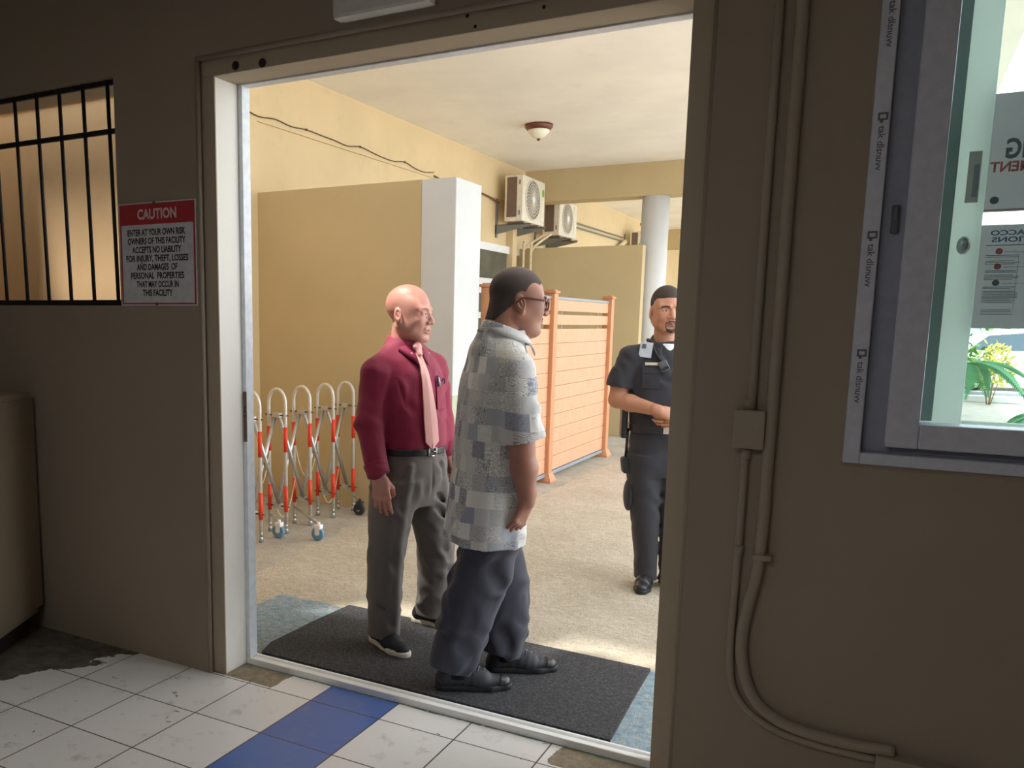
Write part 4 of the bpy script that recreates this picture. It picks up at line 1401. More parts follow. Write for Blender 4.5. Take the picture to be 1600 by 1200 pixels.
        for a in range(8):
            for b in range(a + 1, 8):
                if np.abs(corners[a] - corners[b]).sum() != 1: continue
                va, vb = vals[:, a], vals[:, b]
                m = (va < 0) != (vb < 0)
                t = va[m] / (va[m] - vb[m])
                acc[m] += corners[a] + t[:, None] * (corners[b] - corners[a])
                cnt[m] += 1
        verts = self.lo + (I + acc / cnt[:, None]) * h
        faces = []
        for ax in range(3):
            o1, o2 = [(1, 2), (2, 0), (0, 1)][ax]
            n = S.shape
            sa = [slice(0, n[i]) for i in range(3)]; sb = list(sa)
            sa[ax] = slice(0, n[ax] - 1); sb[ax] = slice(1, n[ax])
            cr = S[tuple(sa)] != S[tuple(sb)]
            E = np.argwhere(cr)
            ok = (E[:, o1] > 0) & (E[:, o2] > 0) & (E[:, o1] < n[o1] - 1) & (E[:, o2] < n[o2] - 1)
            E = E[ok]
            ins = S[E[:, 0], E[:, 1], E[:, 2]]
            def idv(d1, d2):
                q = E.copy(); q[:, o1] += d1; q[:, o2] += d2
                return vid[q[:, 0], q[:, 1], q[:, 2]]
            q = np.stack([idv(-1, -1), idv(0, -1), idv(0, 0), idv(-1, 0)], 1)
            q[~ins] = q[~ins][:, ::-1]
            faces.append(q)
        F = np.concatenate(faces)
        F = F[(F >= 0).all(1)]
        return verts, F


def smooth_rows(A):
    zs = [];  vs = []
    n = len(A)
    for i in range(n - 1):
        p0 = A[max(i - 1, 0)]; p1 = A[i]; p2 = A[i + 1]; p3 = A[min(i + 2, n - 1)]
        for k in range(10):
            t = k / 10.0
            dz = p2[0] - p1[0]
            m1 = (p2[1:] - p0[1:]) / max(p2[0] - p0[0], 1e-6) * dz
            m2 = (p3[1:] - p1[1:]) / max(p3[0] - p1[0], 1e-6) * dz
            h00, h10, h01, h11 = 2 * t**3 - 3 * t**2 + 1, t**3 - 2 * t**2 + t, -2 * t**3 + 3 * t**2, t**3 - t**2
            zs.append(p1[0] + dz * t)
            vs.append(h00 * p1[1:] + h10 * m1 + h01 * p2[1:] + h11 * m2)
    zs.append(A[-1, 0]); vs.append(A[-1, 1:])
    return np.array(zs), np.array(vs)


def field_obj(name, F, mats, parent, matfn=None, uvfn=None, relax=1):
    v, f = F.mesh()
    if relax:                      # light relaxation of the grid pattern
        for _ in range(relax):
            acc = np.zeros_like(v); cnt = np.zeros(len(v))
            for a, b in ((0, 1), (1, 2), (2, 3), (3, 0)):
                np.add.at(acc, f[:, a], v[f[:, b]]); np.add.at(cnt, f[:, a], 1)
                np.add.at(acc, f[:, b], v[f[:, a]]); np.add.at(cnt, f[:, b], 1)
            v = v * 0.5 + 0.5 * acc / np.maximum(cnt, 1)[:, None]
    me = bpy.data.meshes.new(name)
    me.vertices.add(len(v)); me.vertices.foreach_set('co', v.astype(np.float32).ravel())
    me.loops.add(len(f) * 4); me.loops.foreach_set('vertex_index', f.astype(np.int32).ravel())
    me.polygons.add(len(f)); me.polygons.foreach_set('loop_start', np.arange(0, len(f) * 4, 4, dtype=np.int32))
    me.polygons.foreach_set('use_smooth', np.ones(len(f), dtype=bool))
    if not isinstance(mats, (list, tuple)): mats = [mats]
    for m in mats: me.materials.append(m)
    if matfn is not None:
        ce = v[f].mean(1)
        me.polygons.foreach_set('material_index', matfn(ce).astype(np.int32))
    if uvfn is not None:
        uv = me.uv_layers.new(name='UVMap')
        U = uvfn(v)[f]                       # faces x 4 x 2
        wrap = (U[:, :, 0].max(1) - U[:, :, 0].min(1)) > 0.4
        if wrap.any():
            u0 = U[wrap][:, :, 0]; u0[u0 < 0] += 2 * PI * 0.2; U[wrap, :, 0] = u0
        uv.data.foreach_set('uv', U.astype(np.float32).ravel())
    me.update(); me.validate()
    return link_mesh(name, me, None, parent, world=False)


# ---------------------------------------------------------------- heads, hands, shoes
def head_into(F, c, R, s, jaw=1.0, cheek=1.0, brow=1.0, nose=1.0, skull=(0.074, 0.096, 0.088), lid=0.0040, age=0.0):
    """head local frame: -y forward, +x the person's left, origin between the ears at eye height"""
    T = lambda x, y, z: np.array(c) + R @ (V(x, y, z) * s)
    E = lambda p, r, k=0.012, kind='u', Q=None: F.ell(T(*p), np.array(r) * s, R if Q is None else R @ Q, k, kind)
    L = lambda a, b, ra, rb, k=0.01, kind='u': F.rc(T(*a), T(*b), ra * s, rb * s, k, kind)
    E((0, 0.012, 0.032), skull)
    E((0, -0.020, -0.012), (0.066, 0.074, 0.084), 0.02)
    E((0, -0.040, -0.055), (0.050 * jaw, 0.050, 0.058), 0.02)
    for sx in (-1, 1):
        L((sx * 0.052 * jaw, 0.008, -0.052), (sx * 0.020, -0.066, -0.098), 0.020, 0.018, 0.025)
        E((sx * 0.040, -0.062, -0.028), (0.022 * cheek, 0.024, 0.026 * cheek), 0.02)
        L((sx * 0.014, -0.086, 0.018), (sx * 0.050, -0.066, 0.018), 0.009 * brow, 0.008, 0.012)
    E((0, -0.078, -0.103), (0.020, 0.016, 0.015), 0.015)
    for sx in (-1, 1):                      # cheek and jaw muscle, temple
        E((sx * 0.049 * jaw, -0.016, -0.046), (0.018, 0.040, 0.044), 0.025)
        E((sx * 0.052, -0.030, 0.022), (0.016, 0.036, 0.034), 0.025)
    L((0, -0.084, 0.012), (0, -0.104, -0.030), 0.0075, 0.0122 * nose, 0.007)
    E((0, -0.108, -0.034), (0.012 * nose, 0.011, 0.010), None, 0.006) if False else E((0, -0.105, -0.034), (0.012 * nose, 0.011, 0.010), 0.006)
    for sx in (-1, 1):
        E((sx * 0.0140 * nose, -0.0955, -0.0365), (0.0085, 0.0115, 0.0085), 0.0035)
        E((sx * 0.0070, -0.102, -0.0445), (0.0038, 0.0055, 0.0045), 0.002, 's')
        E((sx * 0.031, -0.0955, 0.001), (0.0185, 0.0145, 0.0105), 0.010, 's')
        E((sx * 0.031, -0.0735, -0.001), (0.0165, 0.0160, 0.0140), 0.004)
        E((sx * 0.0315, -0.092, -0.0015), (0.0125, 0.0085, lid), 0.002, 's')
        L((sx * 0.018, -0.089, 0.007), (sx * 0.044, -0.079, 0.005), 0.0030, 0.0028, 0.004)
        L((sx * 0.021, -0.0925, -0.040), (sx * 0.029, -0.0845, -0.060), 0.0032, 0.0024, 0.007, 's')
        if age:
            for j in range(3):
                L((sx * 0.050, -0.0765, 0.004 - 0.006 * j), (sx * 0.064, -0.0615, 0.010 - 0.010 * j), 0.0012, 0.0009, 0.005, 's')
            L((sx * 0.020, -0.0875, -0.0165), (sx * 0.044, -0.0775, -0.0165), 0.0022, 0.0018, 0.005, 's')
            L((sx * 0.004, -0.0955, 0.030), (sx * 0.006, -0.0955, 0.016), 0.0016, 0.0016, 0.004, 's')
        Q = rotz(sx * 0.35) @ rotx(-0.25)
        E((sx * 0.078, 0.014, -0.014), (0.0095, 0.021, 0.033), 0.005, 'u', Q)
        E((sx * 0.088, 0.010, -0.008), (0.0075, 0.0125, 0.020), 0.003, 's', Q)
        L((sx * 0.083, 0.004, -0.022), (sx * 0.084, 0.016, 0.000), 0.0032, 0.0026, 0.003)
        E((sx * 0.077, 0.003, -0.041), (0.0075, 0.009, 0.011), 0.005)
    E((0, -0.080, -0.070), (0.024, 0.014, 0.020), 0.014)
    if age:
        for j in range(3):
            zf = 0.040 + 0.014 * j
            L((-0.035, -0.083 + 0.0035 * j, zf), (0, -0.0945 + 0.0045 * j, zf + 0.002), 0.0014, 0.0014, 0.005, 's')
            L((0, -0.0945 + 0.0045 * j, zf + 0.002), (0.035, -0.083 + 0.0035 * j, zf), 0.0014, 0.0014, 0.005, 's')
    L((-0.020, -0.0895, -0.064), (0.020, -0.0895, -0.064), 0.0048, 0.0048, 0.006)
    L((0, -0.095, -0.0635), (0, -0.0945, -0.0635), 0.005, 0.005, 0.006)
    L((-0.016, -0.090, -0.0755), (0.016, -0.090, -0.0755), 0.0060, 0.0060, 0.006)
    L((-0.0215, -0.0925, -0.0695), (0.0215, -0.0925, -0.0695), 0.0020, 0.0020, 0.004, 's')
    L((-0.012, -0.090, -0.088), (0.012, -0.090, -0.088), 0.004, 0.004, 0.010, 's')
    return T


def head_local(P, c, R, s):
    return ((P - np.array(c)) @ R) / s


def eyes(root, T, R, s, look=0.0):
    for sx in (-1, 1):
        p = T(sx * 0.031, -0.0762, -0.001)
        e = MB().sphere(tuple(p), 0.0118 * s, 16).build('eye', M['eye_white'], root, False)
        d = R @ V(math.sin(look), -math.cos(look), 0)
        q = p + d * 0.0068 * s
        MB().sphere(tuple(q), 0.0062 * s, 12).build('iris', M['iris'], e, False)


def hand_into(F, wrist, d, n, s, curl=(0.35, 0.5, 0.35), sc=1.0, thumb=0.6, splay=0.05, rw=0.026):
    """d towards the fingertips, n out of the palm, s towards the thumb side"""
    wrist = np.array(wrist, float)
    d = unit(d); n = unit(n - d * np.dot(n, d)); s = unit(s - d * np.dot(s, d) - n * np.dot(s, n))
    P = lambda a, b, c: wrist + (d * a + s * b + n * c) * sc
    offs = (0.029, 0.0095, -0.0105, -0.0285)
    lens = (0.092, 0.096, 0.091, 0.081)
    fl = ((0.043, 0.026, 0.022), (0.047, 0.030, 0.023), (0.043, 0.028, 0.022), (0.034, 0.021, 0.019))
    fr = (0.0096, 0.0098, 0.0093, 0.0083)
    F.rc(P(-0.03, 0, 0), P(0.02, 0.0, 0), rw * sc, 0.025 * sc, 0.012, 'u', (n, 0.72))
    for i in range(4):
        F.rc(P(0.012, offs[i] * 0.62, 0.0), P(lens[i], offs[i], 0), 0.0165 * sc, 0.0120 * sc, 0.012, 'u', (n, 0.9))
        kn = P(lens[i], offs[i], -0.002)
        F.ell(kn, np.full(3, 0.0118 * sc), None, 0.006)
        a = 0.0
        p = P(lens[i], offs[i], 0)
        sd = (1.5 - i) * splay
        for j in range(3):
            a += curl[j] * (1.0 + 0.10 * i)
            dr = unit(d * math.cos(a) + n * math.sin(a) + s * sd)
            q = p + dr * fl[i][j] * sc
            r0 = fr[i] * (1.0 - 0.08 * j) * sc
            F.rc(p, q, r0, r0 * 0.93 if j < 2 else r0 * 0.82, 0.0028)
            p = q
    # thumb leaves the side of the palm near its base
    b = P(0.018, 0.020, 0.006)
    m = P(0.052, 0.046, 0.016 + 0.012 * thumb)
    t1 = m + unit(d * 0.85 + s * (0.35 - 0.4 * thumb) + n * (0.25 + 0.35 * thumb)) * 0.034 * sc
    t2 = t1 + unit(d * 0.9 + s * (0.05 - 0.4 * thumb) + n * (0.25 + 0.3 * thumb)) * 0.028 * sc
    F.rc(b, m, 0.0185 * sc, 0.0132 * sc, 0.012)
    F.rc(m, t1, 0.0118 * sc, 0.0108 * sc, 0.004)
    F.rc(t1, t2, 0.0106 * sc, 0.0084 * sc, 0.003)


def shoe(root, pos, yaw, upper, sole, style, z0=0.0, L=1.0):
    """heel at local +y, toe at -y; pos = point under the ankle"""
    R = rotz(yaw)
    T = lambda x, y, z: V(pos[0], pos[1], z0) + R @ (V(x, y, z) * V(1, L, 1))
    A = T(0, -0.05, 0)
    F = Field((A[0] - 0.22, A[1] - 0.22, z0 - 0.01), (A[0] + 0.22, A[1] + 0.22, z0 + 0.17), 0.0035)
    rc = lambda a, b, ra, rb, k=0.02, sq=None, kind='u': F.rc(T(*a), T(*b), ra, rb, k, kind, sq)
    up = (0, 0, 1)
    rc((0, 0.062, 0.045), (0, 0.04, 0.085), 0.036, 0.040)
    rc((0, 0.055, 0.048), (0, -0.070, 0.036), 0.037, 0.043)
    rc((0, -0.060, 0.036), (0.004, -0.150, 0.030), 0.044, 0.034, 0.02, (up, 0.78))
    rc((0, 0.010, 0.078), (0, -0.075, 0.056), 0.033, 0.028)
    F.cut(T(0, 0, 0.016), (0, 0, -1))
    F.cut(T(0, 0, 0.118), (0, 0, 1))
    F.folds(0.0012, [((R @ V(0, 1, 0.3)), 0.03, 1.0)], 4)
    u = field_obj('shoe', F, upper, root)
    S = Field((A[0] - 0.22, A[1] - 0.22, z0 - 0.008), (A[0] + 0.22, A[1] + 0.22, z0 + 0.06), 0.0035)
    for a, b, ra, rb in (((0, 0.068, 0.01), (0, -0.04, 0.01), 0.038, 0.042), ((0, -0.04, 0.01), (0.003, -0.105, 0.01), 0.044, 0.049), ((0.003, -0.105, 0.01), (0.006, -0.158, 0.012), 0.049, 0.036)):
        S.rc(T(*a), T(*b), ra, rb, 0.01)
    S.cut(T(0, 0, 0.0), (0, 0, -1)); S.cut(T(0, 0, 0.026 if style != 'dress' else 0.022), (0, 0, 1))
    field_obj('sole', S, sole, u)
    if style == 'sneaker':
        C = Field((A[0] - 0.22, A[1] - 0.22, z0 - 0.01), (A[0] + 0.22, A[1] + 0.22, z0 + 0.10), 0.0035)
        C.rc(T(0.001, -0.125, 0.033), T(0.004, -0.150, 0.030), 0.0395, 0.0365, 0.02, 'u', (up, 0.80))
        C.cut(T(0, -0.125, 0), R @ V(0, 1, 0.35)); C.cut(T(0, 0, 0.020), (0, 0, -1))
        field_obj('toe_cap', C, M['leather_black'], u)
        C = Field((A[0] - 0.22, A[1] - 0.14, z0 - 0.01), (A[0] + 0.22, A[1] + 0.22, z0 + 0.14), 0.0035)
        C.rc(T(0, 0.066, 0.040), T(0, 0.056, 0.080), 0.0385, 0.0360, 0.01)
        C.cut(T(0, 0.052, 0), R @ V(0, -1, 0.2)); C.cut(T(0, 0, 0.020), (0, 0, -1)); C.cut(T(0, 0, 0.088), (0, 0, 1))
        field_obj('heel_counter', C, M['leather_black'], u)
    if style in ('lace', 'sneaker'):
        lc = MB()
        for k in range(4):
            y = -0.018 - 0.021 * k
            zt = 0.115 - 0.0105 * k
            pts = [T(-0.026, y + 0.006, zt - 0.012), T(-0.012, y, zt - 0.0005), T(0.012, y - 0.004, zt - 0.0005), T(0.026, y - 0.01, zt - 0.012)]
            lc.tube([tuple(q) for q in pts], 0.0028, 6)
        for sx in (-1, 1):
            lp_ = [T(0, -0.016, 0.112), T(sx * 0.02, -0.012, 0.122), T(sx * 0.036, -0.03, 0.108), T(sx * 0.016, -0.03, 0.108), T(0, -0.018, 0.111)]
            lc.tube([tuple(q) for q in arc_pts([tuple(q) for q in lp_], 4)], 0.0024, 6)
        lc.build('laces', M['leather_black'] if style == 'lace' else M['card_dark'], u, False)
    return u


def collar_obj(root, mat, cx, cy, z_mid, tilt, r_top, r_bot, hgt, gap, pts_drop=0.055, name='collar', grow=0.040):
    """folded shirt collar: a band round the neck that opens at the front, with two points"""
    n = 48
    mb = MB(); bm = mb.bm
    rows = []
    for k in range(n + 1):
        a = -PI / 2 + gap + (2 * PI - 2 * gap) * k / n
        ca, sa = math.cos(a), math.sin(a)
        zt = z_mid + tilt * r_top * sa
        e = abs(2.0 * k / n - 1.0)
        drop = hgt + pts_drop * max(0, (e - 0.72) / 0.28) ** 1.4
        out = r_bot + grow * max(0, (e - 0.60) / 0.40)
        sec = [(r_top - 0.004, zt - 0.035), (r_top - 0.002, zt - 0.004), (r_top + 0.003, zt), (r_top + 0.008, zt - 0.006),
               ((r_top + out) / 2 + 0.006, zt - drop * 0.5), (out + 0.006, zt - drop), (out + 0.001, zt - drop + 0.001), ((r_top + out) / 2, zt - drop * 0.5)]
        rows.append([bm.verts.new((cx + r * ca, cy + r * sa * 1.06, z)) for r, z in sec])
    m = len(rows[0])
    for a, b in zip(rows, rows[1:]):
        for j in range(m):
            f = bm.faces.new((a[j], b[j], b[(j + 1) % m], a[(j + 1) % m])); f.smooth = True
    bm.faces.new(rows[0]); bm.faces.new(rows[-1][::-1])
    return mb.build(name, mat, root, False)


def strip(name, mat, root, pts, thick=0.005):
    """ribbon: list of (left point, right point)"""
    mb = MB(); bm = mb.bm
    rows = []
    for i, (a, b) in enumerate(pts):
        a, b = Vector(a), Vector(b)
        j0, j1 = max(i - 1, 0), min(i + 1, len(pts) - 1)
        t = (Vector(pts[j1][0]) + Vector(pts[j1][1]) - Vector(pts[j0][0]) - Vector(pts[j0][1]))
        w = (b - a) if (b - a).length > 1e-5 else (Vector(pts[j0][1]) - Vector(pts[j0][0]))
        nrm = t.cross(w).normalized() * thick
        mid = (a + b) / 2
        rows.append([bm.verts.new(q) for q in (a, mid + nrm * 0.6, b, b + nrm, mid + nrm * 1.7, a + nrm)])
    for A, B in zip(rows, rows[1:]):
        for j in range(6):
            f = bm.faces.new((A[j], B[j], B[(j + 1) % 6], A[(j + 1) % 6])); f.smooth = False
    bm.faces.new(rows[0]); bm.faces.new(rows[-1][::-1])
    return mb.build(name, mat, root, False)


def lbox(name, mat, root, c, size, bevel=0.003, rz=0.0, rx=0.0, ry=0.0):
    mb = MB().box((-size[0] / 2, -size[1] / 2, -size[2] / 2), (size[0] / 2, size[1] / 2, size[2] / 2), bevel)
    mb.bm.transform(Matrix.Translation(c) @ Matrix.Rotation(rz, 4, 'Z') @ Matrix.Rotation(ry, 4, 'Y') @ Matrix.Rotation(rx, 4, 'X'))
    return mb.build(name, mat, root, False)


VIEW = 29.53        # bearing from the passage back to the doorway, degrees


# ---------------------------------------------------------------- the bald man in the burgundy shirt
def bald_man():
    root = thing('person', 'bald person in burgundy shirt and pink tie standing on the mat', 'person', (-1.95, 3.47, 0.014), math.radians(VIEW + 40), 'people at the doorway')
    hc = V(0.012, -0.012, 1.574); hs = 1.10
    R = rotz(math.radians(23)) @ rotx(math.radians(3))
    F = Field((-0.36, -0.27, 0.02), (0.40, 0.26, 1.74), 0.0033)
    # legs, trunk and arms under the clothes
    F.chain([(-0.06, 0, 0.84), (-0.118, -0.02, 0.48), (-0.108, 0.005, 0.09)], [0.085, 0.055, 0.042], 0.03)
    F.chain([(0.11, 0, 0.84), (0.195, -0.015, 0.45), (0.258, 0.085, 0.09)], [0.085, 0.055, 0.042], 0.03)
    F.loft([(0.80, 0.03, 0, 0.14, 0.10), (0.95, 0.035, -0.005, 0.14, 0.105), (1.15, 0.015, -0.005, 0.15, 0.105), (1.30, 0.003, 0, 0.155, 0.10), (1.38, 0, 0.005, 0.10, 0.075)], 0.03)
    F.chain([(-0.172, 0, 1.29), (-0.206, 0.004, 1.075), (-0.212, -0.075, 0.855)], [0.05, 0.040, 0.027], 0.02)
    F.chain([(0.178, 0.005, 1.30), (0.225, 0.0, 1.06), (0.228, -0.055, 0.895)], [0.05, 0.040, 0.027], 0.02)
    F.rc((0.0, 0.022, 1.36), (0.010, 0.010, 1.53), 0.064, 0.062, 0.02)
    T = head_into(F, hc, R, hs, 1.08, 0.95, 1.3, 1.05, (0.072, 0.096, 0.084), 0.0030, 1.0)
    # skin folds of the neck
    F.rc(T(-0.04, -0.035, -0.125), T(0.02, -0.06, -0.128), 0.004, 0.004, 0.008, 's')
    hand_into(F, (-0.212, -0.082, 0.838), V(0.05, -0.12, -1), V(0.70, 0.70, 0.0), V(0.7, -0.7, 0.1), (0.22, 0.42, 0.35), 1.04, 0.75, 0.03)
    hand_into(F, (0.228, -0.062, 0.885), V(-0.05, -0.08, -1), V(-1, -0.25, 0.0), V(-0.15, -1, 0.1), (0.25, 0.45, 0.35), 0.98, 0.6)
    def lips(P):
        q = head_local(P, hc, R, hs)
        return ((np.abs(q[:, 0]) < 0.021) & (q[:, 1] < -0.086) & (np.abs(q[:, 2] + 0.070) < 0.0085)).astype(int)
    field_obj('body', F, [M['skin_pale'], M['lips_pale']], root, lips)
    eyes(root, T, R, hs, 0.15)
    for sx in (-1, 1):
        pts = [tuple(T(sx * 0.016, -0.0955, 0.0165)), tuple(T(sx * 0.033, -0.0895, 0.022)), tuple(T(sx * 0.050, -0.0745, 0.018))]
        MB().tube(arc_pts(pts, 4), 0.0022 * hs, 6).build('eyebrow', M['brow_pale'], root, False)
    # shirt
    S = Field((-0.36, -0.24, 0.80), (0.40, 0.24, 1.50), 0.0045)
    rows = [(0.93, 0.035, -0.008, 0.166, 0.126), (0.97, 0.034, -0.010, 0.174, 0.133), (1.08, 0.026, -0.010, 0.178, 0.134), (1.20, 0.012, -0.006, 0.186, 0.132),
            (1.29, 0.006, -0.002, 0.186, 0.124), (1.36, 0.003, 0.006, 0.150, 0.105), (1.41, 0.002, 0.012, 0.095, 0.082), (1.45, 0.003, 0.012, 0.066, 0.066)]
    S.loft(rows, 0.02, 'u', 2.3)
    for sx, sh, el, wr in ((-1, (-0.174, 0.002, 1.302), (-0.207, 0.004, 1.08), (-0.213, -0.060, 0.878)), (1, (0.182, 0.006, 1.318), (0.226, 0.0, 1.06), (0.228, -0.046, 0.930))):
        S.rc((sx * 0.055, 0.014, 1.405), sh, 0.045, 0.062, 0.03)
        S.rc(sh, el, 0.067, 0.062, 0.022)
        S.rc(el, wr, 0.060, 0.052, 0.03)
    S.folds(0.0034, [((0.5, 0.2, 1), 0.075, 0.5), ((1, 0.5, 0.35), 0.085, 0.9), ((-0.8, 0.3, 0.6), 0.10, 0.9)], 3)
    # armpit creases
    S.rc((-0.135, -0.105, 1.28), (-0.095, -0.125, 1.15), 0.006, 0.004, 0.012, 's')
    S.rc((-0.155, -0.09, 1.30), (-0.14, -0.115, 1.17), 0.006, 0.004, 0.012, 's')
    S.rc((0.15, -0.09, 1.28), (0.115, -0.12, 1.14), 0.006, 0.004, 0.012, 's')
    sh = field_obj('shirt', S, M['burgundy'], root)
    for wr, el, nm in (((-0.214, -0.066, 0.872), (-0.216, 0.0, 1.0), 'r'), ((0.228, -0.048, 0.928), (0.227, -0.01, 1.05), 'l')):
        C = Field((wr[0] - 0.10, wr[1] - 0.10, wr[2] - 0.07), (wr[0] + 0.10, wr[1] + 0.14, wr[2] + 0.09), 0.004)
        a = unit(np.array(el) - np.array(wr))
        C.rc(np.array(wr) - a * 0.05, np.array(wr) + a * 0.05, 0.050, 0.057, 0.01)
        C.cut(np.array(wr) - a * 0.028, -a); C.cut(np.array(wr) + a * 0.034, a)
        C.folds(0.0025, [((0.3, 0.3, 1), 0.035, 1.0)], 5)
        field_obj('rolled_cuff', C, M['burgundy'], sh)
    collar_obj(sh, M['burgundy'], 0.004, 0.010, 1.458, 0.42, 0.066, 0.086, 0.042, 0.18, 0.050)
    # front placket and pocket
    A = np.array(rows); zz, vv = smooth_rows(A)
    def fy(x, z, off=0.006):
        cx, cy, rx, ry = [float(np.interp(z, zz, vv[:, i])) for i in range(4)]
        q = min(abs((x - cx) / rx), 0.97)
        return cy - ry * (1 - q ** 2.3) ** (1 / 2.3) - off
    pk = []
    for z in np.linspace(1.265, 1.135, 7):
        pk.append(((0.075, fy(0.075, z, 0.003), z), (0.155, fy(0.155, z, 0.003), z)))
    strip('chest_pocket', M['burgundy'], sh, pk, 0.004)
    for k, (x, mt, l) in enumerate(((0.088, 'pen_blue', 0.05), (0.099, 'chrome', 0.042))):
        MB().tube([(x, fy(x, 1.25, 0.010), 1.24), (x - 0.003, fy(x, 1.28, 0.010), 1.24 + l)], 0.0045, 8).build('pen', M[mt], root, False)
    MB().tube(arc_pts([(0.112, fy(0.112, 1.26, 0.012), 1.262), (0.120, fy(0.12, 1.27, 0.022), 1.276), (0.138, fy(0.138, 1.27, 0.016), 1.270), (0.142, fy(0.142, 1.25, 0.012), 1.250)], 5), 0.0028, 6).build('spectacles_arm', M['dark_rubber'], root, False)
    for z in (1.385,):
        for sx in (-1, 1):
            MB().sphere((0.004 + sx * 0.052, fy(sx * 0.05, 1.375, 0.014), 1.392), 0.0045, 8).build('button', M['sole_white'], sh, False)
    # tie
    tp = []
    for k in range(22):
        t = k / 21
        z = 1.395 - t * 0.405
        x = -0.004 + 0.040 * t ** 1.2
        hw = 0.013 + 0.027 * min(1, t / 0.75)
        tp.append(((x - hw, fy(x - hw, z, 0.011) , z), (x + hw, fy(x + hw, z, 0.011), z)))
    x, z = 0.0365, 0.955
    tp.append(((x - 0.0005, fy(x, z, 0.012), z), (x + 0.0005, fy(x, z, 0.012), z)))
    ti = strip('tie', M['tie'], root, tp, 0.005)
    K = Field((-0.05, -0.16, 1.34), (0.05, -0.03, 1.46), 0.003)
    K.rc((-0.002, -0.083, 1.424), (-0.003, -0.106, 1.388), 0.019, 0.0125, 0.01)
    K.ell((-0.002, -0.085, 1.420), (0.024, 0.015, 0.014), None, 0.01)
    field_obj('knot', K, M['tie'], ti)
    # trousers
    P = Field((-0.30, -0.24, 0.02), (0.42, 0.28, 1.00), 0.0045)
    P.loft([(0.68, 0.035, 0.0, 0.16, 0.12), (0.74, 0.035, -0.004, 0.176, 0.134), (0.83, 0.035, -0.008, 0.182, 0.138), (0.90, 0.035, -0.010, 0.174, 0.132), (0.945, 0.035, -0.010, 0.168, 0.127)], 0.02, 'u', 2.3)
    P.loft([(0.050, -0.108, 0.010, 0.066, 0.088), (0.12, -0.108, 0.006, 0.068, 0.088), (0.30, -0.114, -0.004, 0.075, 0.090), (0.48, -0.115, -0.016, 0.083, 0.096), (0.66, -0.085, -0.010, 0.098, 0.114), (0.80, -0.055, -0.006, 0.105, 0.13)], 0.03, 'u', 2.2)
    P.loft([(0.050, 0.262, 0.090, 0.064, 0.086), (0.14, 0.252, 0.070, 0.068, 0.088), (0.30, 0.228, 0.020, 0.078, 0.094), (0.45, 0.198, -0.014, 0.086, 0.100), (0.64, 0.155, -0.012, 0.100, 0.116), (0.80, 0.125, -0.006, 0.105, 0.13)], 0.03, 'u', 2.2)
    P.folds(0.0038, [((0.8, 0.3, 0.6), 0.11, 0.9), ((-0.3, 0.2, 1), 0.09, 0.6), ((1, 0.6, 0.12), 0.08, 0.9)], 8)
    # pressed creases, pleats, fly and pocket mouth
    P.rc((-0.070, -0.130, 0.88), (-0.118, -0.108, 0.50), 0.008, 0.008, 0.03)
    P.rc((-0.118, -0.108, 0.50), (-0.108, -0.080, 0.10), 0.008, 0.006, 0.03)
    P.rc((0.125, -0.132, 0.88), (0.198, -0.108, 0.46), 0.008, 0.008, 0.03)
    P.rc((0.05, -0.150, 0.92), (0.052, -0.143, 0.72), 0.004, 0.004, 0.010, 's')
    P.rc((-0.105, -0.118, 0.895), (-0.132, -0.098, 0.79), 0.006, 0.005, 0.006, 's')
    P.rc((0.10, -0.13, 0.73), (0.20, -0.10, 0.64), 0.010, 0.007, 0.02, 's')
    P.rc((0.11, -0.13, 0.66), (0.235, -0.08, 0.55), 0.009, 0.007, 0.02, 's')
    P.rc((-0.175, -0.04, 0.22), (-0.06, -0.075, 0.16), 0.007, 0.006, 0.02, 's')
    field_obj('trousers', P, M['grey_trouser'], root)
    B = Field((-0.18, -0.18, 0.90), (0.26, 0.16, 0.99), 0.0035)
    B.loft([(0.925, 0.035, -0.010, 0.176, 0.136), (0.958, 0.035, -0.010, 0.176, 0.136)], 0.004, 'u', 2.3)
    be = field_obj('belt', B, M['leather_black'], root)
    bk = MB()
    for a, b in (((0.022, 0.923), (0.022, 0.960)), ((0.068, 0.923), (0.068, 0.960)), ((0.022, 0.923), (0.068, 0.923)), ((0.022, 0.960), (0.068, 0.960)), ((0.045, 0.942), (0.068, 0.942))):
        bk.tube([(a[0], -0.150, a[1]), (b[0], -0.150, b[1])], 0.0035, 8)
    bk.build('buckle', M['chrome'], be, False)
    shoe(root, (-0.112, 0.0, 0), math.radians(-6), M['suede_black'], M['sole_white'], 'lace')
    shoe(root, (0.262, 0.088, 0), math.radians(22), M['suede_black'], M['sole_white'], 'lace')
    return root


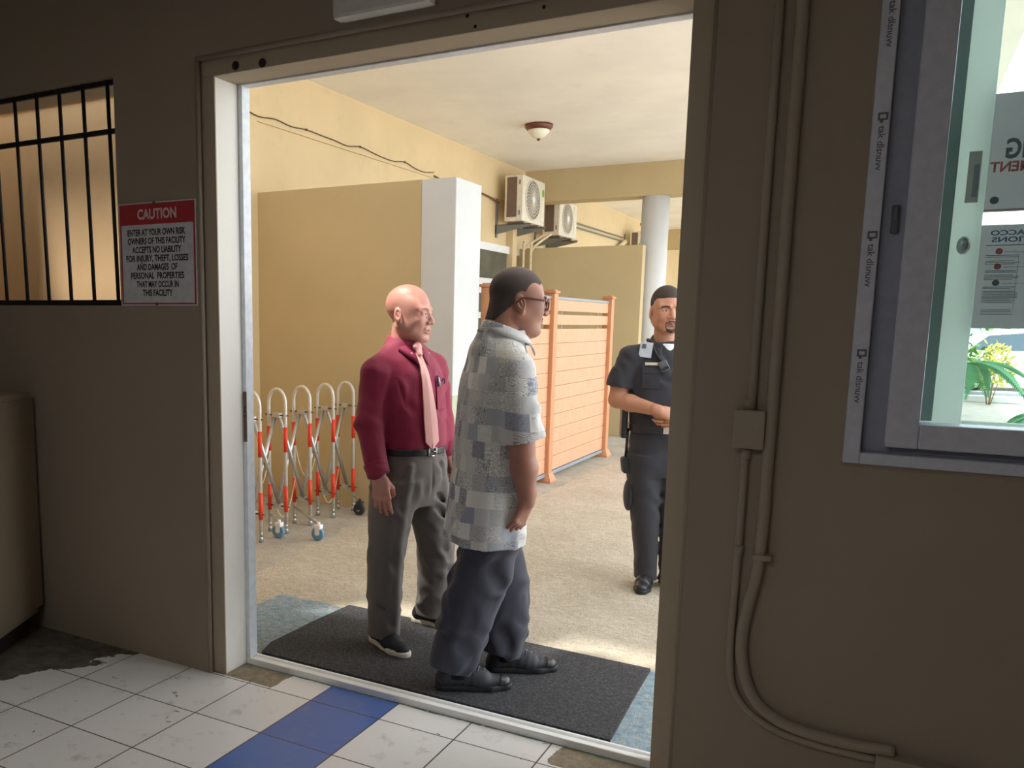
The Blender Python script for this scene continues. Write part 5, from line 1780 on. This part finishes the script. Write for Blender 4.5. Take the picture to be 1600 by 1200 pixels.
# ---------------------------------------------------------------- the man in the patchwork print shirt
def print_shirt_man():
    root = thing('person', 'person in glasses and loose grey patchwork print shirt, back turned', 'person', (-1.40, 3.27, 0.014), math.radians(VIEW + 105), 'people at the doorway')
    hc = V(-0.012, -0.078, 1.622); hs = 1.12
    R = rotz(math.radians(-8)) @ rotx(math.radians(5))
    F = Field((-0.36, -0.34, 0.02), (0.36, 0.34, 1.80), 0.0033)
    F.chain([(-0.09, 0.02, 0.84), (-0.078, 0.09, 0.46), (-0.058, 0.170, 0.10)], [0.095, 0.06, 0.036], 0.03)
    F.chain([(0.09, 0.0, 0.84), (0.08, -0.08, 0.45), (0.07, -0.095, 0.10)], [0.095, 0.06, 0.036], 0.03)
    F.loft([(0.78, 0, 0.02, 0.15, 0.11), (0.95, 0, 0.012, 0.16, 0.12), (1.15, 0, 0.008, 0.165, 0.115), (1.32, 0, 0.01, 0.16, 0.095), (1.41, 0, 0.005, 0.10, 0.075)], 0.03)
    for sx, hnd in ((-1, True), (1, True)):
        sh, el, wr = (sx * 0.182, -0.008, 1.345), (sx * 0.226, -0.02, 1.055), (sx * 0.226, -0.052, 0.832)
        F.chain([sh, el], [0.058, 0.050], 0.02)
        F.rc(el, (sx * 0.228, -0.034, 0.965), 0.050, 0.052, 0.02)
        F.rc((sx * 0.228, -0.034, 0.965), wr, 0.052, 0.031, 0.02)
        hand_into(F, wr, V(-sx * 0.18, 0.32, -1), V(-sx * 1, 0.55, 0.15), V(-sx * 0.35, -1, -0.2), (0.25, 0.40, 0.30), 1.04, 0.5, 0.03, 0.030)
    F.rc((0.0, 0.016, 1.38), (-0.008, -0.030, 1.58), 0.080, 0.076, 0.025)
    T = head_into(F, hc, R, hs, 1.10, 1.15, 1.0, 1.18, (0.076, 0.098, 0.086), 0.0034)
    F.ell(T(0, -0.030, -0.105), np.array((0.052, 0.050, 0.030)) * hs, R, 0.025)      # full throat
    def lips(P):
        q = head_local(P, hc, R, hs)
        return ((np.abs(q[:, 0]) < 0.023) & (q[:, 1] < -0.086) & (np.abs(q[:, 2] + 0.070) < 0.0095)).astype(int)
    field_obj('body', F, [M['skin_brown'], M['lips_brown']], root, lips)
    eyes(root, T, R, hs)
    # cropped hair: a thin shell over the scalp
    H = Field(hc - 0.17, hc + 0.17, 0.004)
    H.ell(T(0, 0.013, 0.033), np.array((0.0775, 0.0995, 0.0890)) * hs, R, 0.012)
    H.rc((0.0, 0.016, 1.38), (-0.008, -0.030, 1.58), 0.0825, 0.0785, 0.025)
    def trim(D, x, y, z):
        p = [x - hc[0], y - hc[1], z - hc[2]]
        q = [sum(R[j, i] * p[j] for j in range(3)) / hs for i in range(3)]
        side = 0.004 + 0.45 * np.clip(-q[1] - 0.005, 0, 1) - 1.1 * np.clip(q[1] - 0.018, 0, 0.075)    # hairline drops behind the ear
        front = 0.062 + 0.0 * q[0]
        line = np.where(q[1] < -0.060, front + 0.6 * np.clip(-q[1] - 0.060, 0, 1), side)
        d1 = (line - q[2]) * 0.8
        return np.maximum(D, d1.astype(np.float32))
    H.where(trim, hc - 0.17, hc + 0.17)
    for sx in (-1, 1):
        H.ell(T(sx * 0.080, 0.012, -0.008), np.array((0.016, 0.026, 0.040)) * hs, R, 0.002, 's')
    field_obj('hair', H, M['hair_dark'], root)
    for sx in (-1, 1):
        pts = [tuple(T(sx * 0.015, -0.0955, 0.0165)), tuple(T(sx * 0.033, -0.0895, 0.0225)), tuple(T(sx * 0.051, -0.0745, 0.018))]
        MB().tube(arc_pts(pts, 4), 0.0034 * hs, 6).build('eyebrow', M['hair_dark'], root, False)
    # moustache and chin stubble
    for nm, pts, r in (('moustache', [(-0.024, -0.0885, -0.060), (0, -0.0965, -0.054), (0.024, -0.0885, -0.060)], 0.0026), ('chin_beard', [(-0.010, -0.0895, -0.100), (0, -0.0925, -0.103), (0.010, -0.0895, -0.100)], 0.004)):
        MB().tube(arc_pts([tuple(T(*p)) for p in pts], 5), r * hs, 6).build(nm, M['hair_dark'], root, False)
    # spectacles
    gl_ = MB()
    for sx in (-1, 1):
        rim = []
        for k in range(25):
            a = 2 * PI * k / 24
            ca, sa = math.cos(a), math.sin(a)
            rim.append(tuple(T(sx * 0.033 + 0.027 * np.sign(ca) * abs(ca) ** 0.7, -0.106 + 0.010 * (abs(0.033 + sx * 0 + 0.027 * ca * sx) / 0.06), -0.004 + 0.019 * np.sign(sa) * abs(sa) ** 0.7)))
        gl_.tube(rim, 0.0030 * hs, 6, False)
        gl_.tube(arc_pts([tuple(T(sx * 0.060, -0.096, 0.006)), tuple(T(sx * 0.074, -0.07, 0.008)), tuple(T(sx * 0.081, -0.01, 0.010)), tuple(T(sx * 0.083, 0.012, 0.006)), tuple(T(sx * 0.080, 0.028, -0.012))], 5), 0.0034 * hs, 8)
    gl_.tube([tuple(T(-0.008, -0.107, 0.000)), tuple(T(0, -0.110, 0.003)), tuple(T(0.008, -0.107, 0.000))], 0.0022 * hs, 6)
    g = gl_.build('spectacles', M['glasses'], root, False)
    for sx in (-1, 1):
        lm_ = MB()
        c0 = lm_.bm.verts.new(T(sx * 0.033, -0.103, -0.004))
        rr_ = [lm_.bm.verts.new(T(sx * 0.033 + 0.026 * np.sign(math.cos(a)) * abs(math.cos(a)) ** 0.7, -0.103, -0.004 + 0.018 * np.sign(math.sin(a)) * abs(math.sin(a)) ** 0.7)) for a in np.linspace(0, 2 * PI, 20, endpoint=False)]
        for k in range(20): lm_.bm.faces.new((c0, rr_[k], rr_[(k + 1) % 20]))
        lm_.build('lens', M['lens'], g, False)
    # shirt, worn loose
    S = Field((-0.40, -0.28, 0.58), (0.40, 0.30, 1.53), 0.0045)
    rows = [(0.630, 0, 0.042, 0.212, 0.160), (0.70, 0, 0.038, 0.210, 0.158), (0.85, 0, 0.024, 0.205, 0.152), (1.00, 0, 0.012, 0.206, 0.152), (1.15, 0, 0.008, 0.206, 0.146),
            (1.28, 0, 0.012, 0.200, 0.130), (1.37, 0, 0.010, 0.165, 0.110), (1.43, -0.002, 0.006, 0.118, 0.110), (1.475, -0.004, -0.006, 0.092, 0.102), (1.505, -0.004, -0.012, 0.086, 0.094)]
    S.loft(rows, 0.02, 'u', 2.4)
    for sx in (-1, 1):
        a, b, c_ = (sx * 0.07, -0.004, 1.415), (sx * 0.182, -0.004, 1.352), (sx * 0.224, -0.026, 1.085)
        S.rc(a, b, 0.060, 0.070, 0.035)
        S.rc(b, c_, 0.073, 0.082, 0.022)
        S.rc(c_, (sx * 0.235, -0.03, 1.02), 0.082, 0.084, 0.01)
        # sleeve opening
        def cutsleeve(D, x, y, z, sx=sx):
            d = (1.082 - 0.22 * (y + 0.02)) - z
            return np.where(x * sx > 0.150 + 0 * z, np.maximum(D, (d * 0.95).astype(np.float32)), D)
        S.where(cutsleeve, (sx * 0.27 - 0.125, -0.26, 0.90), (sx * 0.27 + 0.125, 0.26, 1.20)) if False else None
    S.folds(0.0040, [((0.7, 0.5, 0.5), 0.12, 0.9), ((-0.5, 0.6, 0.7), 0.10, 0.7), ((1, 1, 0.1), 0.15, 0.9)], 12)
    # body of the shirt below the sleeves, cleared of the sleeve ends
    Q = Field((-0.40, -0.28, 0.58), (0.40, 0.30, 1.53), 0.0045)
    Q.loft(rows, 0.02, 'u', 2.4)
    Q.folds(0.0040, [((0.7, 0.5, 0.5), 0.12, 0.9), ((-0.5, 0.6, 0.7), 0.10, 0.7), ((1, 1, 0.1), 0.15, 0.9)], 12)
    zz_ = S.ax[2][None, None, :]; yy_ = S.ax[1][None, :, None]
    S.D = np.where(zz_ < (1.078 - 0.22 * (yy_ + 0.02)), Q.D, S.D)
    # side vents
    for sx in (-1, 1):
        S.rc((sx * 0.225, -0.015, 0.60), (sx * 0.226, -0.015, 0.76), 0.016, 0.005, 0.003, 's')
    # back pleats
    S.rc((0.055, 0.165, 1.25), (0.075, 0.195, 0.72), 0.008, 0.012, 0.02, 's')
    S.rc((-0.05, 0.165, 1.25), (-0.07, 0.195, 0.72), 0.006, 0.010, 0.02, 's')
    def uv(P):
        return np.stack([0.2 * np.arctan2(P[:, 0], -(P[:, 1] - 0.01)), P[:, 2] + 0.15 * np.maximum(np.abs(P[:, 0]) - 0.2, 0)], 1)
    sh = field_obj('shirt', S, M['patchwork'], root, None, uv)
    co = collar_obj(sh, M['patchwork'], -0.006, -0.026, 1.512, 0.40, 0.084, 0.104, 0.044, 0.26, 0.035, grow=0.010)
    me = co.data; u = me.uv_layers.new(name='UVMap')
    for lp_ in me.loops:
        p = me.vertices[lp_.vertex_index].co
        u.data[lp_.index].uv = (0.1 * math.atan2(p.x, -(p.y - 0.01)), p.z * 1.1)
    # trousers
    P = Field((-0.28, -0.30, 0.02), (0.28, 0.36, 0.96), 0.0045)
    P.loft([(0.66, 0, 0.015, 0.17, 0.125), (0.78, 0, 0.015, 0.185, 0.135), (0.94, 0, 0.010, 0.175, 0.125)], 0.02, 'u', 2.3)
    P.loft([(0.060, -0.055, 0.195, 0.070, 0.088), (0.13, -0.056, 0.180, 0.080, 0.108), (0.28, -0.064, 0.140, 0.092, 0.118), (0.45, -0.075, 0.095, 0.102, 0.128), (0.64, -0.086, 0.045, 0.104, 0.122), (0.80, -0.08, 0.025, 0.100, 0.120)], 0.025, 'u', 2.2)
    P.loft([(0.055, 0.068, -0.080, 0.070, 0.086), (0.13, 0.068, -0.090, 0.080, 0.106), (0.28, 0.074, -0.088, 0.092, 0.114), (0.45, 0.080, -0.070, 0.100, 0.122), (0.64, 0.086, -0.022, 0.104, 0.120), (0.80, 0.08, 0.005, 0.100, 0.120)], 0.025, 'u', 2.2)
    P.folds(0.0045, [((0.3, 0.7, 0.5), 0.12, 0.9), ((0.2, -0.5, 0.9), 0.10, 0.7), ((0.5, 1, 0.15), 0.085, 0.9)], 21)
    # hems ride up over the heels
    for lo_, hi_, yc_ in (((-0.27, 0.05, 0.02), (0.0, 0.34, 0.2), 0.188), ((0.0, -0.24, 0.02), (0.27, 0.08, 0.2), -0.088)):
        P.where(lambda D, x, y, z, yc_=yc_: np.maximum(D, (0.078 + 0.30 * (y - yc_ + 0.02) - z + 0 * x).astype(np.float32) * 0.95), lo_, hi_)
    field_obj('trousers', P, M['navy_trouser'], root)
    for a_, b_ in (((-0.058, 0.172, 0.055), (-0.060, 0.158, 0.20)), ((0.068, -0.096, 0.055), (0.070, -0.092, 0.20))):
        MB().tube([a_, b_], [0.046, 0.052], 16).build('sock', M['sole_black'], root, False)
    shoe(root, (-0.062, 0.148, 0), math.radians(-14), M['mesh_black'], M['sole_black'], 'sneaker', 0.0, 1.14)
    shoe(root, (0.066, -0.125, 0), math.radians(-14), M['mesh_black'], M['sole_black'], 'sneaker', 0.0, 1.12)
    return root


# ---------------------------------------------------------------- the guard in black
def guard():
    root = thing('person', 'guard in black uniform with clasped hands, half hidden by the right door jamb', 'person', (-1.12, 5.03, 0.0), math.radians(VIEW - 3), 'people at the doorway')
    hc = V(-0.006, -0.008, 1.628); hs = 1.10
    R = rotz(math.radians(4)) @ rotx(math.radians(2))
    F = Field((-0.38, -0.38, 0.02), (0.38, 0.28, 1.80), 0.0035)
    F.chain([(-0.09, 0, 0.84), (-0.07, -0.01, 0.46), (-0.04, 0.02, 0.09)], [0.09, 0.058, 0.045], 0.03)
    F.chain([(0.09, 0, 0.84), (0.10, -0.01, 0.46), (0.11, 0.02, 0.09)], [0.09, 0.058, 0.045], 0.03)
    F.loft([(0.80, 0, 0.0, 0.145, 0.105), (0.95, 0, -0.002, 0.15, 0.11), (1.15, 0, 0, 0.16, 0.11), (1.32, 0, 0.005, 0.165, 0.10), (1.41, 0, 0.008, 0.10, 0.075)], 0.03)
    for sx, wr in ((-1, (-0.070, -0.235, 1.075)), (1, (0.085, -0.225, 1.045))):
        sh, el = (sx * 0.195, 0.0, 1.355), (sx * 0.258, 0.0, 1.115)
        F.chain([sh, (sx * 0.24, -0.005, 1.23), el], [0.062, 0.060, 0.048], 0.02)
        mid = np.array(el) * 0.68 + np.array(wr) * 0.32
        F.chain([el, mid, wr], [0.048, 0.047, 0.031], 0.02)
    hand_into(F, (-0.060, -0.243, 1.072), V(0.85, -0.20, -0.30), V(0.15, 0.85, -0.45), V(0.25, -0.35, 0.9), (0.45, 0.75, 0.5), 1.0, 0.4, 0.03, 0.028)
    hand_into(F, (0.075, -0.222, 1.040), V(-0.85, -0.12, -0.22), V(-0.1, 0.95, 0.2), V(-0.2, -0.1, 1.0), (0.30, 0.55, 0.45), 1.0, 0.3, 0.03, 0.028)
    F.rc((0.0, 0.022, 1.38), (-0.004, 0.006, 1.56), 0.066, 0.062, 0.02)
    T = head_into(F, hc, R, hs, 1.06, 1.05, 1.2, 1.08, (0.073, 0.094, 0.084), 0.0034)
    def lips(P):
        q = head_local(P, hc, R, hs)
        return ((np.abs(q[:, 0]) < 0.022) & (q[:, 1] < -0.086) & (np.abs(q[:, 2] + 0.070) < 0.009)).astype(int)
    field_obj('body', F, [M['skin_tan'], M['lips_brown']], root, lips)
    eyes(root, T, R, hs)
    H = Field(hc - 0.17, hc + 0.17, 0.004)
    H.ell(T(0, 0.015, 0.038), np.array((0.0775, 0.0975, 0.0890)) * hs, R, 0.012)
    def trim(D, x, y, z):
        p = [x - hc[0], y - hc[1], z - hc[2]]
        q = [sum(R[j, i] * p[j] for j in range(3)) / hs for i in range(3)]
        side = -0.006 + 0.42 * np.clip(-q[1] - 0.005, 0, 1) - 0.7 * np.clip(q[1] - 0.01, 0, 0.10)
        line = np.where(q[1] < -0.050, 0.058 + 0.25 * np.clip(-q[1] - 0.05, 0, 1), side)
        return np.maximum(D, ((line - q[2]) * 0.8).astype(np.float32))
    H.where(trim, hc - 0.17, hc + 0.17)
    for sx in (-1, 1):
        H.ell(T(sx * 0.080, 0.012, -0.008), np.array((0.016, 0.026, 0.038)) * hs, R, 0.002, 's')
    field_obj('hair', H, M['hair_dark'], root)
    for sx in (-1, 1):
        pts = [tuple(T(sx * 0.014, -0.096, 0.0155)), tuple(T(sx * 0.033, -0.091, 0.021)), tuple(T(sx * 0.051, -0.0745, 0.016))]
        MB().tube(arc_pts(pts, 4), 0.0042 * hs, 6).build('eyebrow', M['hair_dark'], root, False)
    G_ = Field(hc + R @ V(-0.07, -0.14, -0.15), hc + R @ V(0.07, -0.04, -0.04), 0.003)
    for pts, r in (([(-0.027, -0.0875, -0.064), (-0.012, -0.0945, -0.0565), (0.012, -0.0945, -0.0565), (0.027, -0.0875, -0.064)], 0.0036), ([(-0.016, -0.089, -0.100), (0, -0.0935, -0.104), (0.016, -0.089, -0.100)], 0.009), ([(-0.027, -0.086, -0.066), (-0.026, -0.083, -0.086), (-0.016, -0.087, -0.100)], 0.0028), ([(0.027, -0.086, -0.066), (0.026, -0.083, -0.086), (0.016, -0.087, -0.100)], 0.0028)):
        G_.chain([T(*p) for p in pts], [r * hs] * len(pts), 0.003)
    field_obj('goatee', G_, M['hair_dark'], root)
    # uniform shirt
    S = Field((-0.40, -0.26, 0.86), (0.40, 0.26, 1.50), 0.0045)
    rows = [(0.93, 0, -0.004, 0.172, 0.130), (1.00, 0, -0.006, 0.182, 0.140), (1.15, 0, -0.004, 0.190, 0.142), (1.28, 0, 0.0, 0.194, 0.132), (1.36, 0, 0.006, 0.155, 0.108), (1.42, 0, 0.012, 0.098, 0.086), (1.45, 0, 0.012, 0.074, 0.074)]
    S.loft(rows, 0.02, 'u', 2.4)
    for sx in (-1, 1):
        S.rc((sx * 0.06, 0.014, 1.405), (sx * 0.19, 0.002, 1.352), 0.050, 0.070, 0.035)
        S.rc((sx * 0.19, 0.002, 1.352), (sx * 0.246, -0.004, 1.20), 0.073, 0.079, 0.022)
    S.folds(0.0042, [((0.6, 0.4, 0.7), 0.09, 0.9), ((-0.5, 0.4, 0.7), 0.11, 0.7)], 31)
    Q = Field((-0.40, -0.26, 0.86), (0.40, 0.26, 1.50), 0.0045)
    Q.loft(rows, 0.02, 'u', 2.4)
    Q.folds(0.0042, [((0.6, 0.4, 0.7), 0.09, 0.9), ((-0.5, 0.4, 0.7), 0.11, 0.7)], 31)
    zz_ = S.ax[2][None, None, :]; xx_ = np.abs(S.ax[0])[:, None, None]
    S.D = np.where(zz_ < (1.185 + 0.12 * (xx_ - 0.24)), Q.D, S.D)
    S.rc((-0.03, -0.12, 1.47), (0.0, -0.10, 1.40), 0.030, 0.008, 0.006, 's')
    sh = field_obj('shirt', S, M['black_cloth'], root)
    U = Field((-0.09, -0.12, 1.36), (0.09, 0.02, 1.46), 0.004)
    U.loft([(1.37, 0, -0.03, 0.05, 0.058), (1.44, 0, -0.015, 0.068, 0.058)], 0.005)
    field_obj('undershirt', U, M['white_cloth'], root)
    collar_obj(sh, M['black_cloth'], 0.0, 0.012, 1.468, 0.45, 0.072, 0.092, 0.040, 0.42, 0.055)
    A = np.array(rows); zz, vv = smooth_rows(A)
    def fy(x, z, off=0.006):
        cx, cy, rx, ry = [float(np.interp(z, zz, vv[:, i])) for i in range(4)]
        q = min(abs((x - cx) / rx), 0.97)
        return cy - ry * (1 - q ** 2.4) ** (1 / 2.4) - off
    for sx in (-1, 1):
        pk = [((sx * 0.10 - 0.045, fy(sx * 0.10 - 0.045, z, 0.003), z), (sx * 0.10 + 0.045, fy(sx * 0.10 + 0.045, z, 0.003), z)) for z in np.linspace(1.315, 1.19, 7)]
        pk_o = strip('chest_pocket', M['black_cloth'], sh, pk, 0.004)
        fpk = [((sx * 0.10 - 0.047, fy(sx * 0.10 - 0.047, z, 0.007), z), (sx * 0.10 + 0.047, fy(sx * 0.10 + 0.047, z, 0.007), z)) for z in np.linspace(1.318, 1.275, 4)]
        strip('pocket_flap', M['black_cloth'], pk_o, fpk, 0.004)
    # pass card, name plate, shoulder microphone and cord
    bx = -0.128
    bd_ = lbox('pass_card', M['card'], root, (bx, fy(bx, 1.385, 0.052), 1.405), (0.070, 0.003, 0.086), 0.001, math.radians(-24), 0, math.radians(6))
    lbox('photo', M['card_dark'], bd_, (bx - 0.012, fy(bx, 1.385, 0.057), 1.425), (0.022, 0.002, 0.024), 0.0004, math.radians(-24), 0, math.radians(6))
    lbox('printed_line', M['card_dark'], bd_, (bx + 0.018, fy(bx, 1.385, 0.0535), 1.425), (0.020, 0.002, 0.012), 0.0004, math.radians(-24), 0, math.radians(6))
    MB().tube([(bx, fy(bx, 1.40, 0.050), 1.446), (bx + 0.004, fy(bx, 1.40, 0.03), 1.462)], 0.004, 8).build('card_clip', M['chrome'], bd_, False)
    lbox('name_plate', M['nameplate'], root, (-0.100, fy(-0.10, 1.33, 0.020), 1.328), (0.074, 0.004, 0.016), 0.001, math.radians(-16))
    rm = lbox('shoulder_microphone', M['radio'], root, (-0.038, fy(-0.038, 1.325, 0.022), 1.318), (0.050, 0.026, 0.060), 0.007, math.radians(-6), 0, math.radians(-28))
    lbox('grille', M['sole_black'], rm, (-0.032, fy(-0.032, 1.31, 0.036), 1.306), (0.036, 0.004, 0.016), 0.001, math.radians(-6), 0, math.radians(-28))
    MB().tube(arc_pts([(-0.052, fy(-0.05, 1.33, 0.022), 1.345), (-0.075, fy(-0.07, 1.38, 0.020), 1.385), (-0.100, -0.075, 1.440), (-0.105, -0.01, 1.462), (-0.10, 0.06, 1.42)], 5), 0.007, 8).build('cord', M['sole_black'], rm, False)
    # trousers, duty belt and what hangs from it
    P = Field((-0.28, -0.24, 0.02), (0.28, 0.26, 1.00), 0.0045)
    P.loft([(0.68, 0, 0.0, 0.16, 0.12), (0.80, 0, 0.0, 0.180, 0.132), (0.95, 0, -0.004, 0.170, 0.126)], 0.02, 'u', 2.3)
    P.loft([(0.050, -0.038, 0.020, 0.064, 0.086), (0.15, -0.044, 0.014, 0.066, 0.088), (0.42, -0.066, -0.008, 0.080, 0.096), (0.66, -0.082, 0.0, 0.098, 0.114), (0.80, -0.085, 0.0, 0.105, 0.128)], 0.025, 'u', 2.2)
    P.loft([(0.050, 0.112, 0.020, 0.070, 0.088), (0.15, 0.110, 0.014, 0.072, 0.090), (0.42, 0.102, -0.008, 0.084, 0.098), (0.66, 0.094, 0.0, 0.100, 0.114), (0.80, 0.085, 0.0, 0.105, 0.128)], 0.025, 'u', 2.2)
    P.folds(0.0042, [((0.5, 0.4, 0.7), 0.11, 0.9), ((-0.4, 0.3, 0.9), 0.09, 0.7)], 41)
    tr = field_obj('trousers', P, M['black_cloth'], root)
    for sx in (-1, 1):
        C = Field((sx * 0.17 - 0.06, -0.10, 0.44), (sx * 0.17 + 0.06, 0.10, 0.70), 0.004)
        C.ell((sx * 0.168, 0.0, 0.555), (0.026, 0.070, 0.095), None, 0.01)
        field_obj('cargo_pocket', C, M['black_cloth'], tr)
    Bf = Field((-0.22, -0.18, 0.90), (0.22, 0.17, 1.0), 0.0035)
    Bf.loft([(0.935, 0, -0.004, 0.186, 0.144), (0.982, 0, -0.004, 0.186, 0.144)], 0.004, 'u', 2.4)
    be = field_obj('duty_belt', Bf, M['leather_black'], root)
    lbox('buckle', M['chrome'], be, (0.0, -0.152, 0.958), (0.052, 0.008, 0.044), 0.003)
    ho = lbox('holster', M['leather_black'], root, (-0.215, 0.0, 0.985), (0.036, 0.075, 0.185), 0.010)
    lbox('grip', M['steel_dark'], ho, (-0.216, 0.012, 1.085), (0.030, 0.040, 0.07), 0.008, 0, math.radians(-20))
    lbox('belt_pouch', M['black_cloth'], root, (-0.196, -0.012, 0.735), (0.045, 0.08, 0.095), 0.015, 0, 0, math.radians(-8))
    MB().tube([(-0.196, -0.01, 0.78), (-0.19, -0.01, 0.95)], 0.008, 8).build('drop_strap', M['leather_black'], root, False)
    rg = MB().lathe([(0.0095, -0.003), (0.0112, -0.003), (0.0112, 0.003), (0.0095, 0.003)], (0, 0, 0), 'X', 20)
    for v in rg.bm.verts: v.co = v.co + Vector((-0.036, -0.240, 1.019))
    rg.build('ring', M['gold'], root, False)
    shoe(root, (-0.040, 0.012, 0), math.radians(-22), M['leather_black'], M['sole_black'], 'lace')
    shoe(root, (0.112, 0.012, 0), math.radians(16), M['leather_black'], M['sole_black'], 'lace')
    return root


bald_man()
print_shirt_man()
guard()
